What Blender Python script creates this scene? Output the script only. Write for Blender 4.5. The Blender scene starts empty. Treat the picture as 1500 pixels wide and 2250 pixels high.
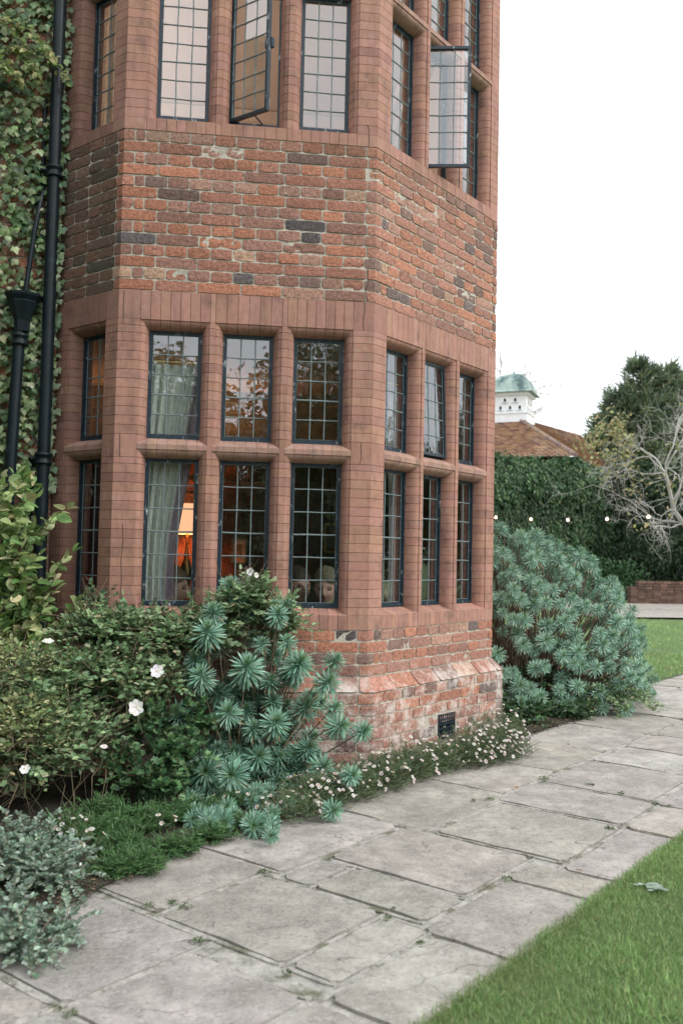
import bpy, math, random
import numpy as np
from mathutils import Vector, Matrix, noise
random.seed(7); RNG = np.random.default_rng(11)
scene = bpy.context.scene
R = math.radians
# ------------------------------------------------------------------ camera
CAM = np.array([0.62493, -5.06782, 1.35]); YAW, PITCH, ROLL, FPX = 0.1240606, 0.0481825, 0.0213313, 2004.74
def _basis():
    cy, sy, cp, sp = math.cos(YAW), math.sin(YAW), math.cos(PITCH), math.sin(PITCH)
    f = np.array([sy*cp, cy*cp, sp]); r0 = np.array([cy, -sy, 0]); u0 = np.cross(r0, f)
    cr, sr = math.cos(ROLL), math.sin(ROLL)
    return cr*r0+sr*u0, -sr*r0+cr*u0, f
CR, CU, CF = _basis()
cd = bpy.data.cameras.new("camera"); cam = bpy.data.objects.new("camera", cd); scene.collection.objects.link(cam)
m = Matrix(((CR[0], CU[0], -CF[0], CAM[0]), (CR[1], CU[1], -CF[1], CAM[1]), (CR[2], CU[2], -CF[2], CAM[2]), (0, 0, 0, 1)))
cam.matrix_world = m
cd.sensor_fit = 'HORIZONTAL'; cd.sensor_width = 24.0; cd.lens = FPX/1500*24.0
cd.clip_start = 0.05; cd.clip_end = 2000
cd.dof.use_dof = True; cd.dof.focus_distance = 5.4; cd.dof.aperture_fstop = 3.5
scene.camera = cam
def ray(x, y): return CF+(x-750)/FPX*CR-(y-1125)/FPX*CU
def aty(x, y, Y):
    d = ray(x, y); return CAM+(Y-CAM[1])/d[1]*d
def atz(x, y, Z):
    d = ray(x, y); return CAM+(Z-CAM[2])/d[2]*d
def atd(x, y, D): return CAM+D*ray(x, y)
# ------------------------------------------------------------------ light
SUN_EL, SUN_AZ = 42, 128      # azimuth clockwise from +Y
world = bpy.data.worlds.new("World"); scene.world = world; world.use_nodes = True
wn = world.node_tree; wn.nodes.clear()
wo = wn.nodes.new('ShaderNodeOutputWorld'); bg = wn.nodes.new('ShaderNodeBackground')
sky = wn.nodes.new('ShaderNodeTexSky'); sky.sky_type = 'NISHITA'; sky.sun_disc = False
sky.sun_elevation = R(SUN_EL); sky.sun_rotation = R(SUN_AZ); sky.dust_density = 3.0; sky.air_density = 1.0
mx = wn.nodes.new('ShaderNodeMixRGB'); mx.inputs[0].default_value = 0.86; mx.inputs[2].default_value = (11.2, 11.5, 11.9, 1)
wn.links.new(sky.outputs[0], mx.inputs[1]); wn.links.new(mx.outputs[0], bg.inputs[0]); wn.links.new(bg.outputs[0], wo.inputs[0])
bg.inputs[1].default_value = 0.1
sd = bpy.data.lights.new("sun", 'SUN'); so = bpy.data.objects.new("sun", sd); scene.collection.objects.link(so)
sd.energy = 1.0; sd.angle = R(14); sd.color = (1.0, 0.96, 0.9)
az, el = R(SUN_AZ), R(SUN_EL)
sdir = Vector((math.sin(az)*math.cos(el), math.cos(az)*math.cos(el), math.sin(el)))
so.rotation_euler = sdir.to_track_quat('Z', 'Y').to_euler(); so.location = (8, -8, 12)
vs = scene.view_settings; vs.view_transform = 'Standard'; vs.look = 'None'; vs.gamma = 1; vs.exposure = 0.8
try: scene.cycles.use_denoising = True; scene.cycles.max_bounces = 10; scene.cycles.transparent_max_bounces = 12; scene.cycles.sample_clamp_indirect = 4.0
except Exception: pass
# ------------------------------------------------------------------ helpers
COL = scene.collection
class MB:
    def __init__(s): s.V = []; s.F = []; s.C = []; s.n = 0
    def add(s, verts, faces, col=(1, 1, 1), mi=0, smooth=False):
        v = np.asarray(verts, float).reshape(-1, 3)
        c = np.asarray(col, float)
        if c.ndim == 1: c = np.tile(c[:3], (len(v), 1))
        s.V.append(v); s.C.append(c)
        if isinstance(faces, np.ndarray): s.F.append((faces+s.n, mi, smooth))
        else:
            by = {}
            for f in faces: by.setdefault(len(f), []).append(f)
            for k in by: s.F.append((np.array(by[k], int)+s.n, mi, smooth))
        s.n += len(v)
    def build(s, name, mats, parent=None):
        me = bpy.data.meshes.new(name)
        if not isinstance(mats, (list, tuple)): mats = [mats]
        for m_ in mats: me.materials.append(m_)
        if s.n:
            V = np.concatenate(s.V); C = np.concatenate(s.C)
            tot = np.concatenate([np.full(len(f), f.shape[1]) for f, _, _ in s.F])
            loops = np.concatenate([f.ravel() for f, _, _ in s.F])
            mi = np.concatenate([np.full(len(f), m_) for f, m_, _ in s.F]); sm = np.concatenate([np.full(len(f), q) for f, _, q in s.F])
            me.vertices.add(len(V)); me.vertices.foreach_set('co', V.astype(np.float32).ravel())
            me.loops.add(len(loops)); me.loops.foreach_set('vertex_index', loops.astype(np.int32))
            me.polygons.add(len(tot)); me.polygons.foreach_set('loop_start', np.concatenate([[0], np.cumsum(tot)[:-1]]).astype(np.int32))
            me.polygons.foreach_set('loop_total', tot.astype(np.int32)); me.polygons.foreach_set('material_index', mi.astype(np.int32))
            me.polygons.foreach_set('use_smooth', sm.astype(bool))
            a = me.attributes.new('col', 'FLOAT_COLOR', 'POINT')
            a.data.foreach_set('color', np.concatenate([C, np.ones((len(C), 1))], 1).astype(np.float32).ravel())
            me.update(calc_edges=True); me.validate()
        o = bpy.data.objects.new(name, me); COL.objects.link(o)
        if parent is not None: o.parent = parent; o.matrix_parent_inverse = Matrix.Identity(4)
        return o
def tag(o, label=None, cat=None, group=None, kind=None):
    if label: o['label'] = label
    if cat: o['category'] = cat
    if group: o['group'] = group
    if kind: o['kind'] = kind
    return o
def empty(name, label=None, cat=None, group=None):
    o = bpy.data.objects.new(name, None); COL.objects.link(o); o.empty_display_size = 0.1
    return tag(o, label, cat, group)
def part(mb, name, mats, parent): return mb.build(name, mats, parent)
HEX = np.array([[0, 3, 2, 1], [4, 5, 6, 7], [0, 1, 5, 4], [1, 2, 6, 5], [2, 3, 7, 6], [3, 0, 4, 7]])
def box(mb, x0, x1, y0, y1, z0, z1, col=(1, 1, 1), mi=0, M=None):
    v = np.array([(x0, y0, z0), (x1, y0, z0), (x1, y1, z0), (x0, y1, z0), (x0, y0, z1), (x1, y0, z1), (x1, y1, z1), (x0, y1, z1)])
    if M is not None: v = v@M[:3, :3].T+M[:3, 3]
    mb.add(v, HEX, col, mi)
def tube(mb, pts, rad, n=6, col=(1, 1, 1), mi=0, cap=True):
    P = np.asarray(pts, float); k = len(P)
    r = np.full(k, rad) if np.isscalar(rad) else np.asarray(rad, float)
    T = np.gradient(P, axis=0); T /= np.linalg.norm(T, axis=1)[:, None]+1e-9
    up = np.array([0, 0, 1.]) if abs(T[0][2]) < .9 else np.array([1., 0, 0])
    A = np.cross(T[0], up); A /= np.linalg.norm(A); rings = []
    for i in range(k):
        A = A-T[i]*(A@T[i]); A /= np.linalg.norm(A)+1e-9; B = np.cross(T[i], A)
        a = np.linspace(0, 2*np.pi, n, endpoint=False)
        rings.append(P[i]+r[i]*(np.cos(a)[:, None]*A+np.sin(a)[:, None]*B))
    V = np.concatenate(rings); i = np.arange(k-1)[:, None]*n; j = np.arange(n)[None]; j2 = (j+1) % n
    F = np.stack([i+j, i+j2, i+n+j2, i+n+j], -1).reshape(-1, 4)
    mb.add(V, F, col, mi, True)
    if cap and n > 2:
        cA, cZ = (col[:n], col[-n:]) if np.ndim(col) == 2 else (col, col)
        mb.add(rings[-1], [tuple(range(n))], cZ, mi); mb.add(rings[0], [tuple(range(n))[::-1]], cA, mi)
def lathe(mb, prof, n=16, c=(0, 0, 0), col=(1, 1, 1), mi=0, sx=1, sy=1, rot=0, smooth=True):
    pr = np.asarray(prof, float); k = len(pr); a = np.linspace(0, 2*np.pi, n, endpoint=False)+rot
    V = np.stack([pr[:, 0:1]*np.cos(a)*sx, pr[:, 0:1]*np.sin(a)*sy, np.repeat(pr[:, 1:2], n, 1)], -1).reshape(-1, 3)+np.array(c)
    i = np.arange(k-1)[:, None]*n; j = np.arange(n)[None]; j2 = (j+1) % n
    mb.add(V, np.stack([i+j, i+j2, i+n+j2, i+n+j], -1).reshape(-1, 4), col, mi, smooth)
def mat(name, col=(.5, .5, .5), rough=.7, attr=False, nscale=0, namt=.15, bump=0, bscale=60, metal=0, spec=.5, coat=0, emit=None, estr=0, detail=4):
    m_ = bpy.data.materials.new(name); m_.use_nodes = True; nt = m_.node_tree; b = nt.nodes['Principled BSDF']
    b.inputs['Roughness'].default_value = rough; b.inputs['Metallic'].default_value = metal; b.inputs['Specular IOR Level'].default_value = spec
    b.inputs['Coat Weight'].default_value = coat
    N = nt.nodes.new; L = nt.links.new
    if attr:
        a = N('ShaderNodeAttribute'); a.attribute_name = 'col'; src = a.outputs['Color']
    else:
        a = N('ShaderNodeRGB'); a.outputs[0].default_value = (*col, 1); src = a.outputs[0]
    tc = N('ShaderNodeTexCoord')
    if nscale:
        n_ = N('ShaderNodeTexNoise'); n_.inputs['Scale'].default_value = nscale; n_.inputs['Detail'].default_value = detail; n_.inputs['Roughness'].default_value = .65
        L(tc.outputs['Object'], n_.inputs['Vector'])
        mr = N('ShaderNodeMapRange'); mr.inputs[1].default_value = .25; mr.inputs[2].default_value = .75; mr.inputs[3].default_value = 1-namt*1.2; mr.inputs[4].default_value = 1+namt
        L(n_.outputs[0], mr.inputs[0])
        vm = N('ShaderNodeVectorMath'); vm.operation = 'SCALE'; L(src, vm.inputs[0]); L(mr.outputs[0], vm.inputs[3]); src = vm.outputs[0]
    L(src, b.inputs['Base Color'])
    if bump:
        n2 = N('ShaderNodeTexNoise'); n2.inputs['Scale'].default_value = bscale; n2.inputs['Detail'].default_value = 5; L(tc.outputs['Object'], n2.inputs['Vector'])
        bp = N('ShaderNodeBump'); bp.inputs['Strength'].default_value = 1; bp.inputs['Distance'].default_value = bump
        L(n2.outputs[0], bp.inputs['Height']); L(bp.outputs[0], b.inputs['Normal'])
    if emit is not None: b.inputs['Emission Color'].default_value = (*emit, 1); b.inputs['Emission Strength'].default_value = estr
    m_['src'] = 0
    return m_
def overlay(m_, col, scale, lo, hi, amt=1.0, stretch=(1, 1, 1), detail=6, zfade=None, seed=0.0):
    """mix a second pigment (lichen, soot, flaking) over the base colour where a noise is high"""
    nt = m_.node_tree; N = nt.nodes.new; L = nt.links.new; b = nt.nodes['Principled BSDF']
    src = b.inputs['Base Color'].links[0].from_socket
    tc = N('ShaderNodeTexCoord'); mp = N('ShaderNodeMapping'); mp.inputs['Scale'].default_value = stretch; mp.inputs['Location'].default_value = (seed, seed*.7, seed*1.3)
    n_ = N('ShaderNodeTexNoise'); n_.inputs['Scale'].default_value = scale; n_.inputs['Detail'].default_value = detail; n_.inputs['Roughness'].default_value = .7
    L(tc.outputs['Object'], mp.inputs[0]); L(mp.outputs[0], n_.inputs['Vector'])
    mr = N('ShaderNodeMapRange'); mr.inputs[1].default_value = lo; mr.inputs[2].default_value = hi; mr.inputs[3].default_value = 0; mr.inputs[4].default_value = amt
    L(n_.outputs[0], mr.inputs[0]); fac = mr.outputs[0]
    if zfade:
        sp = N('ShaderNodeSeparateXYZ'); L(tc.outputs['Object'], sp.inputs[0]); m2 = N('ShaderNodeMapRange')
        m2.inputs[1].default_value, m2.inputs[2].default_value, m2.inputs[3].default_value, m2.inputs[4].default_value = zfade
        L(sp.outputs[2], m2.inputs[0]); mu = N('ShaderNodeMath'); mu.operation = 'MULTIPLY'; L(fac, mu.inputs[0]); L(m2.outputs[0], mu.inputs[1]); fac = mu.outputs[0]
    mi = N('ShaderNodeMixRGB'); mi.inputs[2].default_value = (*col, 1); L(fac, mi.inputs[0]); L(src, mi.inputs[1]); L(mi.outputs[0], b.inputs['Base Color'])
    return m_
def leafmat(name, rough=.45, trans=.25, spec=.4):
    m_ = mat(name, attr=True, rough=rough, nscale=35, namt=.18, spec=spec); nt = m_.node_tree; b = nt.nodes['Principled BSDF']
    t = nt.nodes.new('ShaderNodeBsdfTranslucent'); mx_ = nt.nodes.new('ShaderNodeMixShader'); mx_.inputs[0].default_value = trans
    nt.links.new(b.inputs['Base Color'].links[0].from_socket, t.inputs[0])
    nt.links.new(b.outputs[0], mx_.inputs[1]); nt.links.new(t.outputs[0], mx_.inputs[2]); nt.links.new(mx_.outputs[0], nt.nodes['Material Output'].inputs[0])
    return m_
def unit(a): return a/(np.linalg.norm(a, axis=-1, keepdims=True)+1e-9)
# leaf templates: (verts with y = axis 0..1, x = width, z = fold), tris
def fan(outline, mid=(0, .45, 0)):
    v = [mid]+list(outline); n = len(outline)
    return np.array(v, float), np.array([(0, i+1, (i+1) % n+1) for i in range(n)])
T_DIAM = (np.array([(0, 0, 0), (.27, .45, .08), (0, 1, 0), (-.27, .45, .08)], float), np.array([(0, 1, 2), (0, 2, 3)]))
T_OVAL = fan([(0, 0, 0), (.22, .15, .05), (.33, .42, .08), (.24, .74, .04), (0, 1, -.08), (-.24, .74, .04), (-.33, .42, .08), (-.22, .15, .05)], (0, .45, -.03))
T_IVY = fan([(0, .12, 0), (.24, -.06, -.03), (.5, .2, -.05), (.62, .42, -.1), (.34, .52, 0), (.28, .7, 0), (0, 1.08, -.08), (-.28, .7, 0), (-.34, .52, 0), (-.62, .42, -.1), (-.5, .2, -.05), (-.24, -.06, -.03)], (0, .4, .07))
T_GERAN = fan([(0, .05, 0)]+[(.5*math.cos(a)*(1 if i % 2 else .72), .5+.5*math.sin(a)*(1 if i % 2 else .72), 0.03*(i % 2)) for i, a in enumerate(np.linspace(-1.2, 1.2+math.pi, 11))], (0, .45, -.06))
T_BLADE = (np.array([(-.05, 0, 0), (.05, 0, 0), (-.062, .4, .03), (.062, .4, .03), (-.05, .8, .0), (.05, .8, .0), (0, 1, -.03)], float), np.array([(0, 1, 3), (0, 3, 2), (2, 3, 5), (2, 5, 4), (4, 5, 6)]))
def instance(mb, tpl, pos, dirs, nrm, size, col, mi=0, smooth=False):
    V, F = tpl; N_ = len(pos); y = unit(dirs); z = nrm-(nrm*y).sum(1, keepdims=True)*y; z = unit(z); x = np.cross(y, z)
    s = np.broadcast_to(np.asarray(size, float).reshape(-1, 1, 1) if np.ndim(size) else np.full((1, 1, 1), size), (N_, 1, 1))
    P = pos[:, None]+s*(V[None, :, 0:1]*x[:, None]+V[None, :, 1:2]*y[:, None]+V[None, :, 2:3]*z[:, None])
    Fa = (F[None]+(np.arange(N_)*len(V))[:, None, None]).reshape(-1, F.shape[1])
    mb.add(P.reshape(-1, 3), Fa, np.repeat(col, len(V), 0), mi, smooth)
def pal(n, cols, w=None, jit=.18):
    c = np.array(cols, float); w = None if w is None else np.array(w)/sum(w)
    k = RNG.choice(len(c), n, p=w); return np.clip(c[k]*(1+RNG.normal(0, jit, (n, 1)))*(1+RNG.normal(0, .05, (n, 3))), .004, 1)
def rdir(n): return unit(RNG.normal(size=(n, 3)))
# ------------------------------------------------------------------ materials
M = {}
M['brick'] = overlay(overlay(overlay(mat('brick', attr=True, rough=.9, nscale=55, namt=.42, bump=.006, bscale=85, spec=.25), (.66, .60, .55), 9, .47, .64, .8, zfade=(.6, .75, 1, .0), seed=3), (.52, .46, .4), 26, .62, .72, .5, seed=9), (.05, .045, .04), 4, .58, .75, .55, seed=1)
M['mortar'] = overlay(mat('mortar', (.50, .46, .39), .95, nscale=60, namt=.3, bump=.003, bscale=200, spec=.2), (.14, .12, .1), 5, .5, .7, .5)
M['stone'] = overlay(overlay(mat('rubbed_stone', attr=True, rough=.82, nscale=28, namt=.13, bump=.0012, bscale=160, spec=.3), (.085, .062, .052), 4.5, .55, .76, .85, seed=5), (.38, .33, .28), 11, .60, .74, .6, seed=2)
overlay(M['stone'], (.12, .075, .06), 16, .50, .72, .5, stretch=(1, 1, .18), seed=7)
M['stonejoint'] = mat('stone_joint', (.11, .062, .048), .95)
M['iron'] = overlay(mat('iron_paint', (.012, .028, .042), .38, nscale=60, namt=.4, bump=.0015, bscale=120, spec=.5), (.55, .6, .62), 38, .60, .68, .8, stretch=(1, 1, .35), seed=4)
M['lead'] = mat('lead', (.16, .21, .215), .5, nscale=80, namt=.3, spec=.5)
M['pipe'] = overlay(mat('pipe_paint', (.007, .014, .019), .42, nscale=12, namt=.4, bump=.0008, bscale=60, spec=.3), (.05, .07, .08), 9, .6, .75, .5)
g = bpy.data.materials.new('window_glass'); g.use_nodes = True; nt = g.node_tree; nt.nodes.clear()
go = nt.nodes.new('ShaderNodeOutputMaterial'); gm = nt.nodes.new('ShaderNodeMixShader'); gt = nt.nodes.new('ShaderNodeBsdfTransparent'); gg = nt.nodes.new('ShaderNodeBsdfGlossy')
gf = nt.nodes.new('ShaderNodeFresnel'); gf.inputs[0].default_value = 2.05; gt.inputs[0].default_value = (.95, .97, .96, 1); gg.inputs[1].default_value = 0.015; gg.inputs[0].default_value = (.92, .97, 1, 1)
gb = nt.nodes.new('ShaderNodeBump'); gb.inputs['Distance'].default_value = .0011; gn = nt.nodes.new('ShaderNodeTexNoise'); gn.inputs['Scale'].default_value = 14; gn.inputs['Detail'].default_value = 1.5; gtc = nt.nodes.new('ShaderNodeTexCoord')
for a_, b_ in ((gtc.outputs['Object'], gn.inputs['Vector']), (gn.outputs[0], gb.inputs['Height']), (gb.outputs[0], gg.inputs['Normal']), (gf.outputs[0], gm.inputs[0]), (gt.outputs[0], gm.inputs[1]), (gg.outputs[0], gm.inputs[2]), (gm.outputs[0], go.inputs[0])): nt.links.new(a_, b_)
ge = nt.nodes.new('ShaderNodeNewGeometry'); gx = nt.nodes.new('ShaderNodeMapRange'); gx.inputs[3].default_value = 2.5; gx.inputs[4].default_value = 1/2.5   # a thin pane has no inside: same reflectance from both faces
nt.links.new(ge.outputs['Backfacing'], gx.inputs[0]); nt.links.new(gx.outputs[0], gf.inputs[0])
M['glass'] = g
M['leaf'] = leafmat('leaf'); M['waxy'] = leafmat('waxy_leaf', .42, .12, .5); M['petal'] = leafmat('petal', .6, .35)
M['twig'] = mat('twig', attr=True, rough=.8, nscale=60, namt=.3, bump=.001, bscale=120)
M['bark'] = mat('bark', attr=True, rough=.9, nscale=8, namt=.3, bump=.01, bscale=30)
M['slab'] = overlay(overlay(overlay(overlay(mat('york_stone', attr=True, rough=.85, nscale=11, namt=.34, bump=.0045, bscale=48, spec=.35, detail=8), (.19, .175, .155), 3.2, .44, .66, .7, detail=10, seed=2), (.50, .50, .47), 17, .63, .70, .55, seed=6), (.10, .09, .08), 52, .54, .66, .5, seed=8), (.46, .44, .40), 90, .53, .64, .55, seed=12)
def contour(m_, col, scale, freq, width, amt, stretch=(1, 1, 1), mask=(.45, .6)):
    nt = m_.node_tree; N = nt.nodes.new; L = nt.links.new; b = nt.nodes['Principled BSDF']; src = b.inputs['Base Color'].links[0].from_socket
    tc = N('ShaderNodeTexCoord'); mp = N('ShaderNodeMapping'); mp.inputs['Scale'].default_value = stretch; mp.inputs['Rotation'].default_value = (0, 0, .5); L(tc.outputs['Object'], mp.inputs[0])
    n1 = N('ShaderNodeTexNoise'); n1.inputs['Scale'].default_value = scale; n1.inputs['Detail'].default_value = 3; L(mp.outputs[0], n1.inputs['Vector'])
    a = N('ShaderNodeMath'); a.operation = 'MULTIPLY'; a.inputs[1].default_value = freq; L(n1.outputs[0], a.inputs[0]); f = N('ShaderNodeMath'); f.operation = 'FRACT'; L(a.outputs[0], f.inputs[0])
    r = N('ShaderNodeMapRange'); r.inputs[1].default_value = 0; r.inputs[2].default_value = width; r.inputs[3].default_value = amt; r.inputs[4].default_value = 0; L(f.outputs[0], r.inputs[0])
    n2 = N('ShaderNodeTexNoise'); n2.inputs['Scale'].default_value = 2.7; L(tc.outputs['Object'], n2.inputs['Vector']); k = N('ShaderNodeMapRange'); k.inputs[1].default_value, k.inputs[2].default_value = mask; L(n2.outputs[0], k.inputs[0])
    mu = N('ShaderNodeMath'); mu.operation = 'MULTIPLY'; L(r.outputs[0], mu.inputs[0]); L(k.outputs[0], mu.inputs[1])
    mi = N('ShaderNodeMixRGB'); mi.inputs[2].default_value = (*col, 1); L(mu.outputs[0], mi.inputs[0]); L(src, mi.inputs[1]); L(mi.outputs[0], b.inputs['Base Color'])
    bp = N('ShaderNodeBump'); bp.inputs['Distance'].default_value = .004; L(f.outputs[0], bp.inputs['Height'])
    old = b.inputs['Normal'].links[0].from_socket if b.inputs['Normal'].links else None
    if old: L(old, bp.inputs['Normal'])
    L(bp.outputs[0], b.inputs['Normal'])
contour(M['slab'], (.09, .08, .07), 1.9, 7, .05, .9, (1, 1.8, 1))
M['slabm'] = overlay(mat('path_mortar', (.36, .345, .315), .9, nscale=25, namt=.35, bump=.005, bscale=90), (.10, .10, .055), 9, .5, .62, .85)
M['soil'] = overlay(mat('soil', (.035, .027, .02), .95, nscale=30, namt=.5, bump=.01, bscale=60), (.04, .055, .02), 12, .5, .6, .7)
M['lawn'] = overlay(mat('lawn_turf', (.10, .17, .05), .9, nscale=40, namt=.35, bump=.01, bscale=300), (.1, .16, .05), 1.6, .5, .7, .5)
M['grass'] = leafmat('grass_blade', .5, .3)
M['cream'] = mat('cream_plaster', (.66, .6, .53), .85, nscale=3, namt=.05)
M['wood'] = mat('oak_panel', (.11, .045, .022), .35, nscale=6, namt=.3, spec=.5)
M['floor'] = mat('floor_boards', (.07, .04, .025), .4, nscale=5, namt=.2)
M['curtain'] = leafmat('curtain_cloth', .95, .4, .1)
M['shade'] = mat('lamp_shade', (.9, .5, .3), .8, emit=(1, .50, .28), estr=.75)
M['brass'] = mat('brass', (.5, .33, .12), .3, metal=1)
M['mount'] = mat('picture_mount', attr=True, rough=.6, nscale=14, namt=.15)
M['skin'] = mat('skin', attr=True, rough=.55, nscale=20, namt=.06)
M['hair'] = mat('hair', attr=True, rough=.6, nscale=60, namt=.4, bump=.004, bscale=120)
M['cloth'] = mat('cloth', attr=True, rough=.9, nscale=30, namt=.15)
M['white'] = overlay(mat('white_paint', (.74, .75, .76), .6, nscale=4, namt=.06), (.4, .4, .4), 5, .6, .8, .4)
M['copper'] = overlay(mat('verdigris', (.29, .38, .35), .6, nscale=2, namt=.15), (.035, .08, .085), .9, .5, .62, .9, seed=4)
M['tile'] = overlay(mat('clay_tile', attr=True, rough=.9, nscale=6, namt=.25, bump=.01, bscale=15), (.44, .30, .15), 2.2, .46, .62, .5)
M['dark'] = mat('dark_void', (.01, .01, .01), .9)
M['farbrick'] = mat('old_wall', attr=True, rough=.9, nscale=5, namt=.3)
M['bulb'] = mat('bulb', (1, .9, .75), .4, emit=(1, .66, .40), estr=4)
M['cable'] = mat('cable', (.01, .01, .01), .6)
G = .14
S2 = math.sqrt(.5)
# ------------------------------------------------------------------ bay perimeter: x = distance along the wall, d = outward
W0 = .56; W1 = 1.42; W2 = 1.438
PC = [np.array([-3.6-W0*S2, W0*S2]), np.array([-W0*S2, W0*S2]), np.array([0., 0.]), np.array([W1, 0.]), np.array([W1+W2*S2, W2*S2]), np.array([W1+W2*S2, 4.6])]
SEG = []; s_ = 0.0; SC = [0.0]
for i in range(5):
    L_ = float(np.linalg.norm(PC[i+1]-PC[i])); t = (PC[i+1]-PC[i])/L_; SEG.append((s_, L_, t, np.array([t[1], -t[0]]))); s_ += L_; SC.append(s_)
SX, SA, SB, SCc, SD, SE = SC       # start, left end of bay, corner 1, corner 2, corner 3, end
MIT = {}
for i in range(1, 5):
    n = SEG[i-1][3]+SEG[i][3]; n = n/np.linalg.norm(n); MIT[i] = n/(n@SEG[i][3])
def P(s, d, z, seg=None):
    for i in range(1, 5):
        if abs(s-SC[i]) < 1e-5:
            q = PC[i]+MIT[i]*d; return np.array([q[0], q[1], z])
    i = seg if seg is not None else max(k for k in range(5) if s >= SC[k]-1e-9)
    st, L_, t, n = SEG[i]; q = PC[i]+t*(s-st)+n*d
    return np.array([q[0], q[1], z])
def frame_of(seg, u):
    st, L_, t, n = SEG[seg]; q = PC[seg]+t*u
    Mx = np.eye(4); Mx[:3, 0] = [t[0], t[1], 0]; Mx[:3, 1] = [n[0], n[1], 0]; Mx[:3, 2] = [0, 0, 1]; Mx[:3, 3] = [q[0], q[1], 0]
    return Mx       # local x along wall, local y outward, local z up   (left handed is fine for boxes)
def prism_along(mb, s0, s1, sec, col=(1, 1, 1), mi=0, gap=0.0, seg=None):
    """extrude the section polygon sec=[(d,z)...] from s0 to s1 (breaking at corners)"""
    ss = [s0+gap]+[c for c in SC[1:5] if s0+gap+1e-4 < c < s1-gap-1e-4]+[s1-gap]; k = len(sec); V = []
    for s in ss:
        for d, z in sec: V.append(P(s, d, z, seg))
    F = []
    for i in range(len(ss)-1):
        for j in range(k): j2 = (j+1) % k; F.append((i*k+j, i*k+j2, (i+1)*k+j2, (i+1)*k+j))
    F.append(tuple(range(k))[::-1]); F.append(tuple(range((len(ss)-1)*k, len(ss)*k)))
    mb.add(V, F, col, mi)
ZA, ZB, ZF = 3.698, 2.793, .938
CH = .0646
# ------------------------------------------------------------------ bricks
def brick_col(s, z, seg):
    r = random.random()
    if r < .30: c = (.43, .165, .09)
    elif r < .62: c = (.385, .16, .105)
    elif r < .80: c = (.31, .15, .11)
    elif r < .90: c = (.40, .21, .15)
    elif r < .925: c = (.12, .10, .10)
    elif r < .975: c = (.19, .115, .095)
    else: c = (.42, .25, .16)
    c = np.array(c)*random.uniform(.80, 1.15); c = c*.84+c.mean()*.16
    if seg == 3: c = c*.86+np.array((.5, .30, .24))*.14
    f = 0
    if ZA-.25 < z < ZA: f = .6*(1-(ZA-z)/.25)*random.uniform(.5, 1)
    if seg == 1: f = random.uniform(.6, .95) if z > 2 else .6  # left face: its shade mixed into the brick colour on top of algae staining
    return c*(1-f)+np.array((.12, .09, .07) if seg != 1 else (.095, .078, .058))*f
def one_brick(mb, s0, s1, z0, z1, dfun, col, hi, seg):
    nx, nz = (max(3, int((s1-s0)/.022)), 4) if hi else (2, 1)
    ss = list(np.linspace(s0, s1, nx+1))
    for c in SC[1:5]:
        if s0+.012 < c < s1-.012:
            k = min(range(1, nx), key=lambda q: abs(ss[q]-c)) if nx > 2 else 1; ss[k] = c
    worn = random.random() < .06; tilt = random.uniform(-.0018, .0018); dd = random.uniform(-.0012, .0018)
    V = np.zeros((nx+1, nz+1, 3)); sd_ = random.uniform(0, 99)
    for i, s in enumerate(ss):
        for j in range(nz+1):
            z = z0+(z1-z0)*j/nz; e = (i in (0, nx)) or (j in (0, nz)); cr = (i in (0, nx)) and (j in (0, nz))
            a = noise.noise(Vector((s*42, z*60, sd_))) if hi else 0; b = noise.noise(Vector((s*26, z*30, sd_+7))) if hi else 0
            on_c = any(abs(s-c) < 1e-5 for c in SC[1:5])
            sx = s+(.0028*a if e and not on_c else 0); zx = z+(.0026*b if e else 0)
            if cr: zx += .003*(1 if j == 0 else -1)
            d = dfun(zx)+dd+.0022*a-(.0009 if e else 0)-(.002 if cr else 0)+tilt*(j/nz-.5)*2
            if worn: d -= .006*max(0, .6+b)
            sg = None
            if not on_c:
                for kk in range(1, 5):
                    if abs(sx-SC[kk]) < .004: sg = max(k for k in range(5) if s >= SC[k]-1e-9)
            V[i, j] = P(sx, d, zx, sg)
    idx = np.arange((nx+1)*(nz+1)).reshape(nx+1, nz+1)
    F = [(idx[i, j], idx[i+1, j], idx[i+1, j+1], idx[i, j+1]) for i in range(nx) for j in range(nz)]
    mb.add(V.reshape(-1, 3), F, col, 0, False)
    ring = [(i, 0) for i in range(nx+1)]+[(nx, j) for j in range(1, nz+1)]+[(i, nz) for i in range(nx-1, -1, -1)]+[(0, j) for j in range(nz-1, 0, -1)]
    fr = [V[i, j] for i, j in ring]
    bk = []
    for (i, j), p in zip(ring, fr):
        s = ss[i]; q0 = P(s, 0, 0); q1 = P(s, -.018, 0); bk.append(p+(q1-q0))
    n = len(ring); mb.add(fr+bk, [(k, n+k, n+(k+1) % n, (k+1) % n) for k in range(n)], col*.9, 0)
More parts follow.
